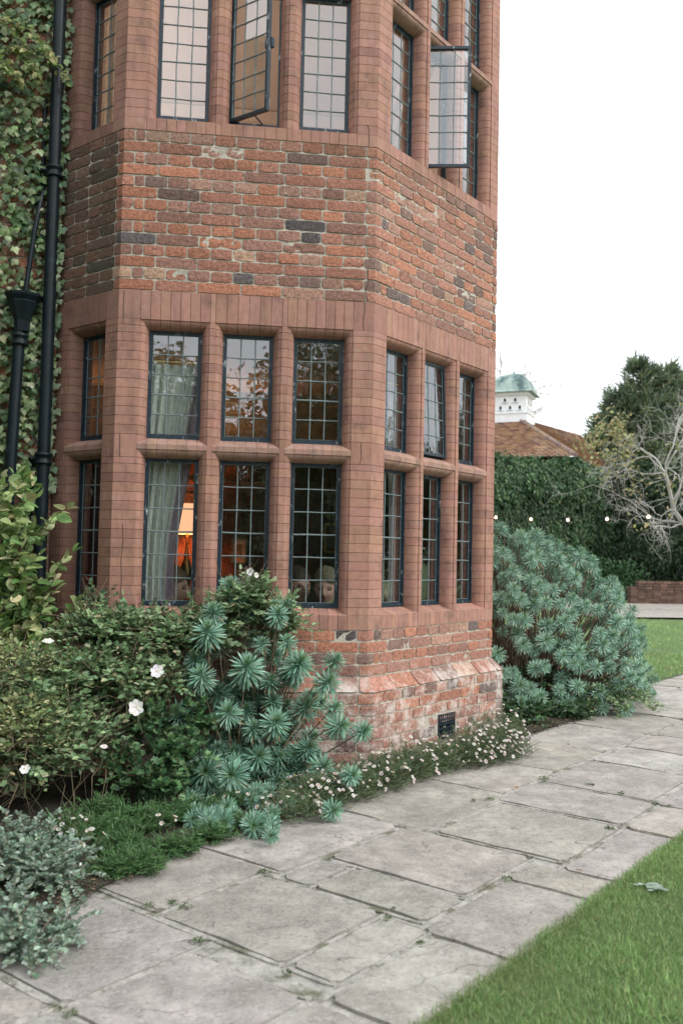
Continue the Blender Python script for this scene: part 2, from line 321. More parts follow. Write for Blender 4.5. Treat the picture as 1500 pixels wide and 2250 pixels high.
def brickwork(mb, s0, s1, z0, n, ch=CH, dfun=lambda z: 0.0, hi=None, parity=0, skip=None):
    J = .0092
    for r in range(n):
        stretch = (r+parity) % 2 == 0; za, zb = z0+r*ch+J/2, z0+(r+1)*ch-J/2; pitch = .241 if stretch else .1205
        cs = [s0]+[c for c in SC[1:5] if s0+.02 < c < s1-.02]+[s1]; joints = []
        for k in range(len(cs)-1):
            b = (.19 if stretch else .062) if k > 0 else 0; a = (.05 if stretch else .062) if k < len(cs)-2 else 0
            if abs(cs[k]-SA) < 1e-5: b = 0
            if abs(cs[k+1]-SA) < 1e-5: a = 0
            lo, hi_ = cs[k]+b, cs[k+1]-a; q = max(1, round((hi_-lo)/pitch)); js = np.linspace(lo, hi_, q+1)
            if k > 0 and not stretch and q > 2: js = np.concatenate([[lo, lo+.06], np.linspace(lo+.06, hi_, q)[1:]])
            js = [j+(random.uniform(-.006, .006) if 0 < i < len(js)-1 else 0) for i, j in enumerate(js)]
            if stretch and k == 0 and q > 2: js = js[:1]+[js[0]+.12]+[(js[i]+js[i+1])/2 for i in range(1, len(js)-1)]+js[-1:]
            joints += js
        joints = sorted(set(round(j, 5) for j in joints))
        for a, b in zip(joints[:-1], joints[1:]):
            if b-a < .03: continue
            if skip and skip(a, b, za, zb): continue
            mid = (a+b)/2; seg = max(k for k in range(5) if mid >= SC[k]-1e-9)
            h = (SA-.05 < mid < SD+.1) if hi is None else hi
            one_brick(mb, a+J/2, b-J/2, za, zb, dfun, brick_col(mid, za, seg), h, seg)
house = empty('brick_house', 'red brick house with a canted two storey bay of leaded windows in red stone', 'house')
mb = MB(); prism_along(mb, SA, SD+.02, [(-.0055, ZB), (-.22, ZB), (-.22, ZA), (-.0055, ZA)], mi=1)
brickwork(mb, SA, SD+.3, ZB, 14)
part(mb, 'brick_band', [M['brick'], M['mortar']], house)
mb = MB(); prism_along(mb, SA, SD+.02, [(-.0055, .55), (-.22, .55), (-.22, ZF), (-.0055, ZF)], mi=1)
brickwork(mb, SA, SD+.3, .68, 4, ch=.0645)
part(mb, 'brick_base', [M['brick'], M['mortar']], house)
# plinth: sloping course then nine courses, 70 mm proud
PD = .07
mb = MB(); prism_along(mb, SA, SD+.02, [(-.01, .675), (-.2, .675), (-.2, G-.2), (PD-.0055, G-.2), (PD-.0055, .595)], mi=1)
VS, VE = SB+4*.1205+.04-.004, SB+4*.1205+.24
VENT0, VENT1, VZ0, VZ1 = SCc+.64, SCc+.85, .27, .36
brickwork(mb, SA, SD+.3, .6-7*CH, 7, dfun=lambda z: PD, parity=1, skip=lambda a, b, z0, z1: b > VENT0+.03 and a < VENT1-.03 and z1 > VZ0+.03 and z0 < VZ1-.03)
brickwork(mb, SA, SD+.3, .6, 1, ch=.078, dfun=lambda z: PD*(1-np.clip((z-.605)/.066, 0, 1))+.003, parity=0)
part(mb, 'plinth', [M['brick'], M['mortar']], house)
mb = MB()
prism_along(mb, VENT0+.012, VENT1-.012, [(PD-.004, VZ0-.02), (PD-.03, VZ0-.02), (PD-.03, VZ1+.03), (PD-.004, VZ1+.03)], mi=1)
for i in range(9):
    prism_along(mb, VENT0+.012+i*.0228, VENT0+.012+i*.0228+.006, [(PD+.004, VZ0-.02), (PD-.006, VZ0-.02), (PD-.006, VZ1+.03), (PD+.004, VZ1+.03)])
for i in range(6):
    z = VZ0-.02+i*.028; prism_along(mb, VENT0+.01, VENT1-.01, [(PD+.006, z), (PD-.006, z), (PD-.006, z+.006), (PD+.006, z+.006)])
part(mb, 'air_vent', [M['iron'], M['dark']], house)
# left house wall and the hidden side wall, plain courses
mb = MB(); prism_along(mb, SX, SA, [(-.010, G-.2), (-.22, G-.2), (-.22, 6.4), (-.010, 6.4)], mi=1, seg=0)
brickwork(mb, SX, SA, G-.05, int(6.4/CH), hi=False)
part(mb, 'ivy_side_wall', [M['brick'], M['mortar']], house)
mb = MB(); prism_along(mb, SD+.02, SE, [(-.010, G-.2), (-.22, G-.2), (-.22, 6.4), (-.010, 6.4)], mi=1, seg=4)
brickwork(mb, SD+.3, SE, G-.05, int(6.4/CH), hi=False)
part(mb, 'end_wall', [M['brick'], M['mortar']], house)
# ------------------------------------------------------------------ red stone dressings
def stone_col(d=0): return (1-.3*d)*np.array((.38, .205, .158))*random.choice((1, 1, random.uniform(.82, 1.1)))*random.uniform(.93, 1.07)*np.array((1, random.uniform(.96, 1.04), random.uniform(.94, 1.05)))  # d: left face darkened, its shade put into the colour along with some grime
FIL, OW, OD, BK = .0, .044, .088, -.145
def ovolo(n=7, w=OW, dp=OD):
    """(across, depth) from the front arris inwards: a little quirk, then a convex quarter"""
    pts = [(0, 0), (.0, -.007)]
    for i in range(n+1):
        a = math.pi/2*i/n; pts.append((.004+(w-.004)*math.sin(a), -.007-(dp-.007)*(1-math.cos(a))))
    return pts
OPS = {1: [(.107, .455)], 2: [(.12, .50), (.53, .90), (.93, 1.303)], 3: [(.1255, .51), (.541, .919), (.955, 1.332)]}
SOL = []      # solid posts between openings: (s0, s1, left_splay, right_splay)
edges = []
for k in (1, 2, 3):
    for a, b in OPS[k]: edges.append((SC[k]+a, SC[k]+b))
cur = SA; prev = False
for a, b in edges: SOL.append((cur, a, prev, True)); cur = b; prev = True
SOL.append((cur, SD+.13, True, False))
def post_block(mb, s0, s1, ls, rs, z0, z1, col, mi=0, inset=0.0):
    pr = ovolo(); pts = []
    # plan outline: right splay going back, back face, left splay coming forward
    if rs: pts += [(s1-inset+u, d-inset) for u, d in pr]+[(s1+OW-inset, BK)]
    else: pts += [(s1, -inset), (s1, BK)]
    if ls: pts += [(s0+inset-OW, BK)]+[(s0+inset-u, d-inset) for u, d in reversed(pr)]
    else: pts += [(s0, BK), (s0, -inset)]
    segr = max(k for k in range(5) if s1 >= SC[k]-1e-9); segl = max(k for k in range(5) if s0 >= SC[k]-1e-9)
    half = []
    nr = (len(pr)+1) if rs else 2
    cor = [c for c in SC[1:5] if s0+1e-4 < c < s1-1e-4]
    XY = [P(s, d, 0, segr)[:2] for s, d in pts[:nr]]
    XY += [P(c, BK, 0)[:2] for c in reversed(cor)]
    XY += [P(s, d, 0, segl)[:2] for s, d in pts[nr:]]
    XY += [P(c, -inset, 0)[:2] for c in cor]
    n = len(XY); V = [(x, y, z0) for x, y in XY]+[(x, y, z1) for x, y in XY]
    F = [(i, i+n, (i+1) % n+n, (i+1) % n) for i in range(n)]+[tuple(range(n)), tuple(range(2*n-1, n-1, -1))]
    mb.add(V, F, col, mi)
def posts(z0, z1, blocks, jh=.0512):
    """z0..z1 whole height; blocks = [(za, zb)] taller stones (joint stones)"""
    for i, (s0, s1, ls, rs) in enumerate(SOL):
        mb = MB(); z = z0; cuts = [z0]
        corner = any(s0 < c < s1 for c in SC[1:5])
        bl = [b for b in blocks]
        while z < z1-.001:
            hit = [b for b in bl if abs(b[0]-z) < .012]
            nz = hit[0][1] if hit else z+jh
            for b in bl:
                if not hit and z < b[0] < nz+.02: nz = b[0]
            if z1-nz < .025: nz = z1
            cuts.append(nz); z = nz
        for a, b in zip(cuts[:-1], cuts[1:]):
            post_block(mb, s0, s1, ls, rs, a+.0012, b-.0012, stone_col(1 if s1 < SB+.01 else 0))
        post_block(mb, s0, s1, ls, rs, z0, z1, (1, 1, 1), 1, .0035)
        part(mb, 'corner_pier' if corner or i == 0 or i == len(SOL)-1 else 'mullion', [M['stone'], M['stonejoint']], house)
def band(name, zt, zb, sec_plain, sec_open, jw=.057):
    """horizontal member all round: plain section over the posts, shaped section across each opening"""
    mb = MB(); iv = [(s0, s1, False) for s0, s1, _, _ in SOL]+[(a, b, True) for a, b in edges]; iv.sort()
    for s0, s1, op in iv:
        corner = [c for c in SC[1:5] if s0 < c < s1]
        if op or not corner or name == 'x':
            q = max(1, round((s1-s0)/jw)) if op else 1; js = np.linspace(s0, s1, q+1)
        else: js = [s0, s1]
        seg = max(k for k in range(5) if (s0+s1)/2 >= SC[k]-1e-9)
        for a, b in zip(js[:-1], js[1:]):
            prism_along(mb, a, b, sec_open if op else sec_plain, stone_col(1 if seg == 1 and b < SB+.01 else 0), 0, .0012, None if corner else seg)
        ins = [(min(d, 0)-.0035 if d > -.1 else d+.003, z+(.0035 if z < (zt+zb)/2 else -.0035)) for d, z in (sec_open if op else sec_plain)]
        prism_along(mb, s0, s1, ins, (1, 1, 1), 1, 0, None if corner else seg)
    return part(mb, name, [M['stone'], M['stonejoint']], house)
def head(zt, zb):      # window head: soffit rolls down to the frame
    pl = [(0, zt), (0, zb), (BK+.002, zb), (BK+.002, zt)]
    op = [(0, zt), (0, zb)]+[(d, zb-u) for u, d in ovolo()[1:]]+[(BK+.002, zb-OW), (BK+.002, zt)]
    band('window_head', zt, zb, pl, op)
def sill(zt, zb, rise=.036):
    pl = [(0, zt), (0, zb), (BK+.002, zb), (BK+.002, zt)]
    op = [(0, zt), (0, zb), (BK+.002, zb), (BK+.002, zt+rise), (-OD, zt+rise), (-.004, zt+.003)]
    band('window_sill', zt, zb, pl, op)
def transom(zt, zb):
    mb = MB(); o = ovolo()
    sec = [(0, zt), (0, zb)]+[(d, zb-u) for u, d in o[1:]]+[(BK+.002, zb-OW), (BK+.002, zt+.042), (-OD, zt+.042), (-.05, zt+.032), (-.02, zt+.018), (-.005, zt+.004)]
    for a, b in edges:
        seg = max(k for k in range(5) if (a+b)/2 >= SC[k]-1e-9); q = round((b-a)/.057); js = np.linspace(a, b, q+1)
        for x, y in zip(js[:-1], js[1:]): prism_along(mb, x, y, sec, stone_col()*np.array((.95, 1.08, 1.1)), 0, .0008, seg)
        prism_along(mb, a, b, [(d-.003 if d > -.1 else d, z+(.003 if z < zb+.005 else -.003)) for d, z in sec], (1, 1, 1), 1, 0, seg)
    part(mb, 'transom', [M['stone'], M['stonejoint']], house)
def dressings(zf, zsill, ztb, ztt, zh, ztop, mid, low):
    sill(zsill, zf); head(ztop, zh); transom(ztt, ztb)
    posts(zsill, zh, [(zsill, low)]+[mid]+[(zh-.035, zh)])
dressings(ZF, 1.018, 1.914, 1.942, 2.632, ZB, (1.867, 1.993), 1.063)
UO = ZA-ZF
dressings(ZA, 3.765, 4.640, 4.668, 5.36, 5.52, (4.593, 4.72), 3.82)
mb = MB(); prism_along(mb, SA, SD+.02, [(-.010, 5.52), (-.22, 5.52), (-.22, 6.4), (-.010, 6.4)], mi=1); brickwork(mb, SA, SD+.3, 5.52, 13, hi=False)
part(mb, 'brick_parapet', [M['brick'], M['mortar']], house)
mb = MB(); prism_along(mb, SX, SE, [(.04, 6.37), (-.26, 6.37), (-.26, 6.47), (.04, 6.47)], stone_col()); part(mb, 'coping', M['stone'], house)
# ------------------------------------------------------------------ leaded windows
def bar(mb, Mx, x0, z0, x1, z1, w, d0, dep, mi=0, c=(1, 1, 1)):
    """a flattened six sided came between two points in the window plane"""
    a = np.array([x0, z0]); b = np.array([x1, z1]); t = (b-a)/np.linalg.norm(b-a); n = np.array([-t[1], t[0]]); V = []
    for p in (a, b):
        for k in range(6):
            an = math.pi/3*k; q = p+n*w/2*math.cos(an); V.append((q[0], d0+dep/2*math.sin(an), q[1]))
    V = np.array(V)@Mx[:3, :3].T+Mx[:3, 3]
    mb.add(V, [(k, (k+1) % 6, 6+(k+1) % 6, 6+k) for k in range(6)], c, mi, True)
def lights(Mx, x0, x1, z0, z1, cols, rows, d, win, heavy=()):
    ld = MB(); gl = MB(); xs = np.linspace(x0, x1, cols+1); zs = np.linspace(z0, z1, rows+1)
    jx = {(i, j): (random.uniform(-.0018, .0018) if 0 < i < cols else 0, random.uniform(-.0018, .0018) if 0 < j < rows else 0) for i in range(cols+1) for j in range(rows+1)}
    pt = lambda i, j: (xs[i]+jx[i, j][0], zs[j]+jx[i, j][1])
    for i in range(cols+1):
        for j in range(rows): bar(ld, Mx, *pt(i, j), *pt(i, j+1), .0075, d, .008)
    for j in range(rows+1):
        for i in range(cols): bar(ld, Mx, *pt(i, j), *pt(i+1, j), .010 if j in heavy else .0075, d+.001, .010)
    for i in range(1, cols):
        for j in range(1, rows):
            x, z = pt(i, j); V = np.array([(x+.007*math.cos(a), d+.0055, z+.007*math.sin(a)) for a in np.linspace(0, 2*math.pi, 8, endpoint=False)]+[(x, d+.0075, z)])@Mx[:3, :3].T+Mx[:3, 3]
            ld.add(V, [(k, (k+1) % 8, 8) for k in range(8)], (1, 1, 1), 0, True)
    for i in range(cols):
        for j in range(rows):
            a, b, c, e = pt(i, j), pt(i+1, j), pt(i+1, j+1), pt(i, j+1); tx = random.gauss(0, .006); tz = random.gauss(0, .006); w = xs[1]-xs[0]; h = zs[1]-zs[0]
            V = []
            for (x, z) in (a, b, c, e): V.append((x, d+(x-a[0]-w/2)*tx+(z-a[1]-h/2)*tz, z))
            gl.add(np.array(V)@Mx[:3, :3].T+Mx[:3, 3], [(0, 1, 2, 3)])
    part(ld, 'leading', M['lead'], win); part(gl, 'window_panes', M['glass'], win)
def rim(mb, Mx, x0, x1, z0, z1, w, d0, d1, mi=0):
    for a in ((x0, x0+w, z0, z1), (x1-w, x1, z0, z1), (x0+w, x1-w, z0, z0+w), (x0+w, x1-w, z1-w, z1)): box(mb, a[0], a[1], d0, d1, a[2], a[3], (1, 1, 1), mi, Mx)
def hinge_frame(Mx, hx, hd, ang):
    """swing a leaf about a vertical hinge at (hx, hd)"""
    c, s = math.cos(ang), math.sin(ang); A = np.eye(4); A[:3, :3] = [[c, -s, 0], [s, c, 0], [0, 0, 1]]; A[:3, 3] = [hx-(c*hx-s*hd), hd-(s*hx+c*hd), 0]
    return Mx@A
def window(seg, u0, u1, zb, zt, cols, rows, kind='fixed', name='window'):
    Mx = frame_of(seg, 0); x0, x1, z0, z1 = u0+OW-.006, u1-OW+.006, zb, zt
    mb = MB(); rim(mb, Mx, x0, x1, z0, z1, .017, -.112, -.080)
    label = None
    if kind == 'fixed':
        w = part(mb, name, M['iron'], house); f2 = MB(); rim(f2, Mx, x0+.015, x1-.015, z0+.015, z1-.015, .012, -.105, -.088); part(f2, 'inner_frame', M['iron'], w)
        lights(Mx, x0+.025, x1-.025, z0+.025, z1-.025, cols, rows, -.097, w, heavy=(rows//2,))
    else:
        if kind == 'left': A = hinge_frame(Mx, x0+.01, -.080, R(42)); label = 'open casement swung outward on its left hinges'
        elif kind == 'swing': A = hinge_frame(Mx, x0+.02, -.075, R(55)); label = 'casement standing wide open over the right face'
        else:
            c, s = math.cos(R(2.2)), math.sin(R(2.2)); B = np.eye(4); zc, dc = z1-.01, -.09
            B[:3, :3] = [[1, 0, 0], [0, c, -s], [0, s, c]]; q = np.array([0, dc, zc]); B[:3, 3] = q-B[:3, :3]@q; A = Mx@B; label = 'top hung casement standing slightly ajar'
        w = part(mb, name, M['iron'], house); w['label'] = label
        f2 = MB(); ww = .016
        if kind == 'swing': rim(f2, A, x0+.014, x0+.014+.295, z0+.012, z1-.012, .018, -.085, -.062); xa, xb = x0+.03, x0+.014+.279
        else: rim(f2, A, x0+.012, x1-.004, z0+.010, z1-.010, ww, -.092, -.066); xa, xb = x0+.026, x1-.018
        if kind == 'left':
            box(f2, xb-.03, xb+.02, -.115, -.09, (z0+z1)/2-.02, (z0+z1)/2+.03, (1, 1, 1), 0, A); box(f2, x0+.02, x0+.05, -.14, -.08, z0+.012, z0+.02, (1, 1, 1), 0, A)
            tube(f2, [(A@np.array([xb-.1, -.1, z0+.02, 1]))[:3], (Mx@np.array([x0+.2, -.1, z0+.02, 1]))[:3]], .005)
        part(f2, 'casement_leaf', M['iron'], w)
        lights(A, xa, xb, z0+.026, z1-.026, cols, rows, -.079, w, heavy=(rows//2,))
    return w
for seg in (1, 2, 3):
    for i, (a, b) in enumerate(OPS[seg]):
        c = 2 if seg == 1 else 3
        window(seg, a, b, 1.054, 1.914-.036, c, 6)
        window(seg, a, b, 1.942+.040, 2.632-.036, c, 5, kind='top' if (seg, i) == (3, 1) else 'fixed')
        window(seg, a, b, 3.765+.034, 4.640-.036, c, 7, kind={(2, 1): 'left', (3, 1): 'swing'}.get((seg, i), 'fixed'))
        window(seg, a, b, 4.668+.040, 5.36-.036, c, 6)
# ------------------------------------------------------------------ ground
def pq(p, q, z=G): return np.array([(p+q)*S2, (p-q)*S2, z])
mb = MB(); mb.add([(-300, -300, G-.03), (300, -300, G-.03), (300, 300, G-.03), (-300, 300, G-.03)], [(0, 1, 2, 3)])
tag(part(mb, 'ground', M['lawn'], None), kind='structure')
Q0, Q1 = 1.30, 2.745
# path bed (soil colour under the slabs), slabs, mortar fillets
mb = MB(); V = [pq(-7, .2, G-.006), pq(-7, Q1, G-.006), pq(22, Q1, G-.006), pq(22, .84, G-.006), pq(2.6, .84, G-.006), pq(2.0, .2, G-.006)]
mb.add(V, [tuple(range(6))[::-1]], (1, 1, 1), 1)
SL = [(-.21, .31, 1.736, 2.336), (.372, .972, 1.87, 2.46), (1.035, 1.49, 1.817, 2.444), (.30, .945, 2.50, 2.80), (1.0, 1.465, 2.49, 2.80), (.056, .25, 2.385, 2.80),
      (-.57, .005, 2.405, 2.80), (-.505, -.262, 1.897, 2.36), (-1.04, -.57, 2.245, 2.41), (-1.13, -.62, 2.46, 2.80), (-1.01, -.50, 1.20, 1.63), (-1.04, -.555, 1.675, 2.205),
      (-1.60, -1.09, 1.25, 1.93), (-1.62, -1.185, 1.98, 2.40), (-1.62, -1.185, 2.45, 2.80), (-.46, .31, 1.20, 1.69), (-.505, -.26, 1.735, 1.855), (.36, 1.12, 1.20, 1.815), (1.17, 1.78, 1.20, 1.77), (1.55, 2.2, 1.815, 2.40), (1.51, 2.05, 2.45, 2.80)]
rr = random.Random(5)
for q0, q1, p0 in ((1.20, 1.76, 1.83), (1.81, 2.40, 2.25), (2.45, 2.80, 2.10)):
    p = p0
    while p < 21:
        L_ = rr.uniform(.42, .85); SL.append((p, p+L_, q0, q1)); p += L_+.045
p = 3.2
while p < 21: L_ = rr.uniform(.5, .8); SL.append((p, p+L_, .86, 1.155)); p += L_+.045
for q0, q1 in ((1.2, 1.9), (1.95, 2.35), (2.4, 2.8)):
    p = -1.65
    while p > -6: L_ = rr.uniform(.45, .7); SL.append((p-L_, p, q0, q1)); p -= L_+.045
def slab(mb, p0, p1, q0, q1, fine, col, zt=0.0, edge=.004, mi=0, amp=1.0):
    nx, ny = (max(2, int((p1-p0)/fine)), max(2, int((q1-q0)/fine))); sd_ = rr.uniform(0, 99)
    ps = np.linspace(p0, p1, nx+1); qs = np.linspace(q0, q1, ny+1); V = []
    tx, ty = rr.uniform(-.002, .002)*amp, rr.uniform(-.002, .002)*amp
    for i, p in enumerate(ps):
        for j, q in enumerate(qs):
            e = i in (0, nx) or j in (0, ny); cn = i in (0, nx) and j in (0, ny)
            a = noise.noise(Vector((p*9, q*9, sd_))); b = noise.noise(Vector((p*9, q*9, sd_+31)))
            k = edge if e else 0; pp, qq = p+a*k*1.6, q+b*k*1.6
            if cn: pp += (.013 if i == 0 else -.013)*min(1, edge/.004); qq += (.013 if j == 0 else -.013)*min(1, edge/.004)
            h = noise.noise(Vector((p*2.2, q*3.2, sd_)))+.5*noise.noise(Vector((p*7, q*8, sd_)))
            lam = (h*5) % 1.0; z = G+.005+zt+(.0022*h+.0008*(int(h*5+9)-9)+.0005*lam)*amp+tx*(p-p0)+ty*(q-q0)-(.002 if e else 0)
            V.append(pq(pp, qq, z))
    idx = np.arange((nx+1)*(ny+1)).reshape(nx+1, ny+1)
    F = [(idx[i, j], idx[i+1, j], idx[i+1, j+1], idx[i, j+1]) for i in range(nx) for j in range(ny)]
    F = [f[::-1] for f in F]
    mb.add(V, F, col, mi, True)
    ring = [idx[i, 0] for i in range(nx+1)]+[idx[nx, j] for j in range(1, ny+1)]+[idx[i, ny] for i in range(nx-1, -1, -1)]+[idx[0, j] for j in range(ny-1, 0, -1)]
    Vr = np.array(V)[ring]; n = len(ring); lo = Vr.copy(); lo[:, 2] = G-.04
    mb.add(np.concatenate([Vr, lo]), [(k, (k+1) % n, n+(k+1) % n, n+k) for k in range(n)], col, mi)
for p0, p1, q0, q1 in SL:
    p0 -= .006; p1 += .006; q0 -= .006; q1 += .006
    near = p0 < 3; c = np.array((.36, .34, .305))*rr.uniform(.86, 1.12)*np.array((1, rr.uniform(.97, 1.02), rr.uniform(.93, 1.05)))
    slab(mb, p0, p1, q0, q1, .022 if near else .08, c)
    g_ = .018   # mortar fillets just outside each edge
    for a in ((p0-g_-.006, p0-.006, q0, q1), (p1+.003, p1+g_-.002, q0, q1), (p0-.02, p1+.02, q0-g_-.004, q0-.005), (p0-.02, p1+.02, q1+.003, q1+g_)):
        if a[3] > Q1+.03: continue
        slab(mb, *a, .03 if near else .15, (.33, .315, .28), -.0030, .0022, 1, .15)
tag(part(mb, 'flagstone_path', [M['slab'], M['slabm']], None), kind='structure')
mb = MB(); n = 40
def strip(f, name, m_, z):
    mb = MB(); V = []; F = []
    for i, (a, b) in enumerate(f): V += [(*a, z), (*b, z)]
    for i in range(len(f)-1): F.append((2*i, 2*i+1, 2*i+3, 2*i+2))
    mb.add(V, F); return tag(part(mb, name, m_, None), kind='structure')
bed = []
for p in np.linspace(-6.5, 4.6, 60):
    q = float(np.interp(p, [-6, -1.5, -1.1, -.6, .1, .6, 1.2, 1.6, 2.4, 3.6, 4.6], [1.7, 1.50, 1.36, 1.26, 1.24, 1.25, 1.26, 1.20, 1.16, 1.18, .87]))+.02*noise.noise(Vector((p*5, 0, 0)))
    bed.append((pq(p, q)[:2], pq(p, q-2.6)[:2]))
strip(bed, 'flower_bed', M['soil'], G+.021)
# lawn sheets: near one right of the path, far one beyond the bush, far path
def wob(p): return Q1+.012*noise.noise(Vector((p*7, 3, 0)))+.006*noise.noise(Vector((p*31, 3, 0)))
strip([(pq(p, wob(p))[:2], pq(p, 14)[:2]) for p in np.linspace(-8, 22, 300)], 'lawn', M['lawn'], G+.012)
strip([(pq(4.35, .85)[:2], pq(4.35, -4)[:2]), (pq(6, .855)[:2], pq(6, -6)[:2]), (pq(17.6, .85)[:2], pq(12.5, -6)[:2])], 'far_lawn', M['lawn'], G+.010)
mb = MB(); A = [atz(1300, 1357, G), atz(1800, 1362, G), atz(1800, 1326, G), atz(1200, 1326, G)]
mb.add([(a[0], a[1], G+.016) for a in A], [(0, 1, 2, 3)], (.36, .33, .29)); tag(part(mb, 'far_path', M['slab'], None), kind='structure')
# grass blades
def blades(n, pts, hgt, wid, cols):
    mb = MB(); n = len(pts); pn = np.array([.5+.8*noise.noise(Vector((q[0]*1.7, q[1]*1.7, 2)))+.5*noise.noise(Vector((q[0]*7, q[1]*7, 5))) for q in pts]); d = unit(np.concatenate([RNG.normal(0, .5, (n, 2)), np.ones((n, 1))], 1)); h = hgt*RNG.uniform(.5, 1.25, n)
    instance(mb, (np.array([(-.5*wid/hgt, 0, 0), (.5*wid/hgt, 0, 0), (.4*wid/hgt, .55, .06), (-.4*wid/hgt, .55, .06), (0, 1, .25)]), np.array([(0, 1, 2), (0, 2, 3), (3, 2, 4)])), pts, d, rdir(n), h*(.75+.5*np.clip(pn, 0, 1)), pal(n, *cols)*(.8+.4*np.clip(pn, 0, 1))[:, None]+np.array((.10, .06, .03))*np.clip(.35-pn, 0, .5)[:, None])
    return mb
def gpts(n, p0, p1, q0, q1, pw=1.0):
    p = p0+(p1-p0)*RNG.random(n); q = q0+(q1-q0)*RNG.random(n)**pw; return np.stack([(p+q)*S2, (p-q)*S2, np.full(n, G+.012)], 1)
gc = ([(.23, .37, .13), (.29, .42, .17), (.18, .30, .10), (.36, .41, .20), (.44, .40, .24)], [4, 4, 3, 1.4, .5])
pts = np.concatenate([gpts(100000, -1.6, 1.8, Q1-.005, 4.1, 1.35), gpts(5000, -1.7, 1.9, Q1-.03, Q1+.015), gpts(34000, 1.8, 8, Q1-.02, 5.0, 1.3)])
tag(part(blades(0, pts, .024, .0022, gc), 'grass', M['grass'], None), 'short mown green grass of the near lawn beside the path', 'grass', kind='stuff')
pts = np.concatenate([gpts(30000, 4.4, 9, -2.2, .84), gpts(30000, 8, 16, -5, .84)])
tag(part(blades(0, pts, .04, .007, gc), 'distant_grass', M['grass'], None), 'green grass of the far lawn behind the spurge bush', 'grass', kind='stuff')
# crumbs, petals and dead bits along the bed edge
mb = MB(); n = 5200; p = RNG.uniform(-2.6, 4.2, n); q = np.interp(p, [-6, -1.5, -1.1, -.6, .1, .6, 1.2, 1.6, 2.4, 3.6, 4.6], [1.7, 1.50, 1.36, 1.26, 1.24, 1.25, 1.26, 1.20, 1.16, 1.18, .87])-np.abs(RNG.normal(0, .16, n))+.035
pp = np.stack([(p+q)*S2, (p-q)*S2, np.full(n, G+.023)], 1); instance(mb, T_DIAM, pp, rdir(n)*np.array([1, 1, .25]), rdir(n)*.4+np.array([0, 0, 1.]), RNG.uniform(.006, .022, n), pal(n, [(.16, .10, .06), (.26, .18, .11), (.08, .06, .04), (.12, .17, .07), (.34, .27, .18)], [4, 2, 3, 3, 1]))
tag(part(mb, 'leaf_litter', M['leaf'], None), 'dead leaves and crumbs lying along the edge of the flower bed', 'leaf litter', kind='stuff')
# silvery weed rosette in the lawn
def clump(center, rad, n, tpl, size, cols, up=.8, rz=.5, mb=None, flat=False):
    mb = mb or MB(); d = rdir(n); d[:, 2] = np.abs(d[:, 2]) if not flat else d[:, 2]; r = RNG.random((n, 1))**.42
    p = np.array(center)+d*r*np.array(rad); nr = unit(d*1.0+np.array([0, 0, up])+RNG.normal(0, rz, (n, 3))); dr = unit(d+RNG.normal(0, .8, (n, 3)))
    instance(mb, tpl, p, dr, nr, size*RNG.uniform(.6, 1.2, n), pal(n, *cols)); return mb
c = atz(1437, 1960, G+.015); mb = MB()
for k in range(26):
    cc = c+np.array([*RNG.normal(0, .03, 2), .012]); n = 9; a = np.linspace(0, 6.28, n, endpoint=False)
    d = np.stack([np.cos(a), np.sin(a), np.full(n, .35)], 1); instance(mb, T_OVAL, np.tile(cc, (n, 1)), d, np.tile([0, 0, 1.], (n, 1)), .013, pal(n, [(.36, .45, .36)]))
tag(part(mb, 'lawn_weed', M['leaf'], None), 'silvery grey weed rosettes growing in the near lawn', 'weed')
mb = MB()
for x, y, s in [(405, 1995, 1), (330, 1992, .8), (440, 2070, 1), (380, 1985, .7), (575, 1915, .7), (1110, 1932, .8), (1075, 1757, .9), (1195, 1712, 1.2), (1295, 1726, 1), (1340, 1822, 1), (1365, 1745, .8), (1440, 1768, .8), (1470, 1773, .7), (850, 2020, .5), (155, 2230, .8), (925, 2073, .5), (865, 1998, .3), (630, 2140, .5), (1040, 1760, .5)]:
    clump(atz(x, y, G+.006), (.024*s, .024*s, .012*s), int(50*s), T_OVAL, .009, ([(.10, .16, .06), (.16, .21, .11)],), mb=mb)
tag(part(mb, 'joint_weeds', M['leaf'], None), 'small green weeds sprouting in the joints of the flagstone path', 'weeds', kind='stuff')
# fallen leaves
for i, (x, y, w_) in enumerate([(1137, 1728, 'brown dead leaf lying under the daisy mat by the path'), (1262, 1912, 'brown dead leaf lying at the edge of the near lawn'), (1166, 2004, 'tiny reddish leaf lying in the middle of a flagstone'), (1480, 1892, 'pale dead leaf lying on the near lawn'), (1245, 1634, 'orange dead leaf under the big spurge bush')]):
    mb = MB(); instance(mb, T_OVAL, np.array([atz(x, y, G+.022)]), rdir(1)*np.array([1, 1, .1]), np.array([[0, .2, 1.]]), .03 if i != 2 else .012, pal(1, [(.32, .14, .06)])); tag(part(mb, 'fallen_leaf', M['leaf'], None), w_, 'leaf', 'fallen leaves')
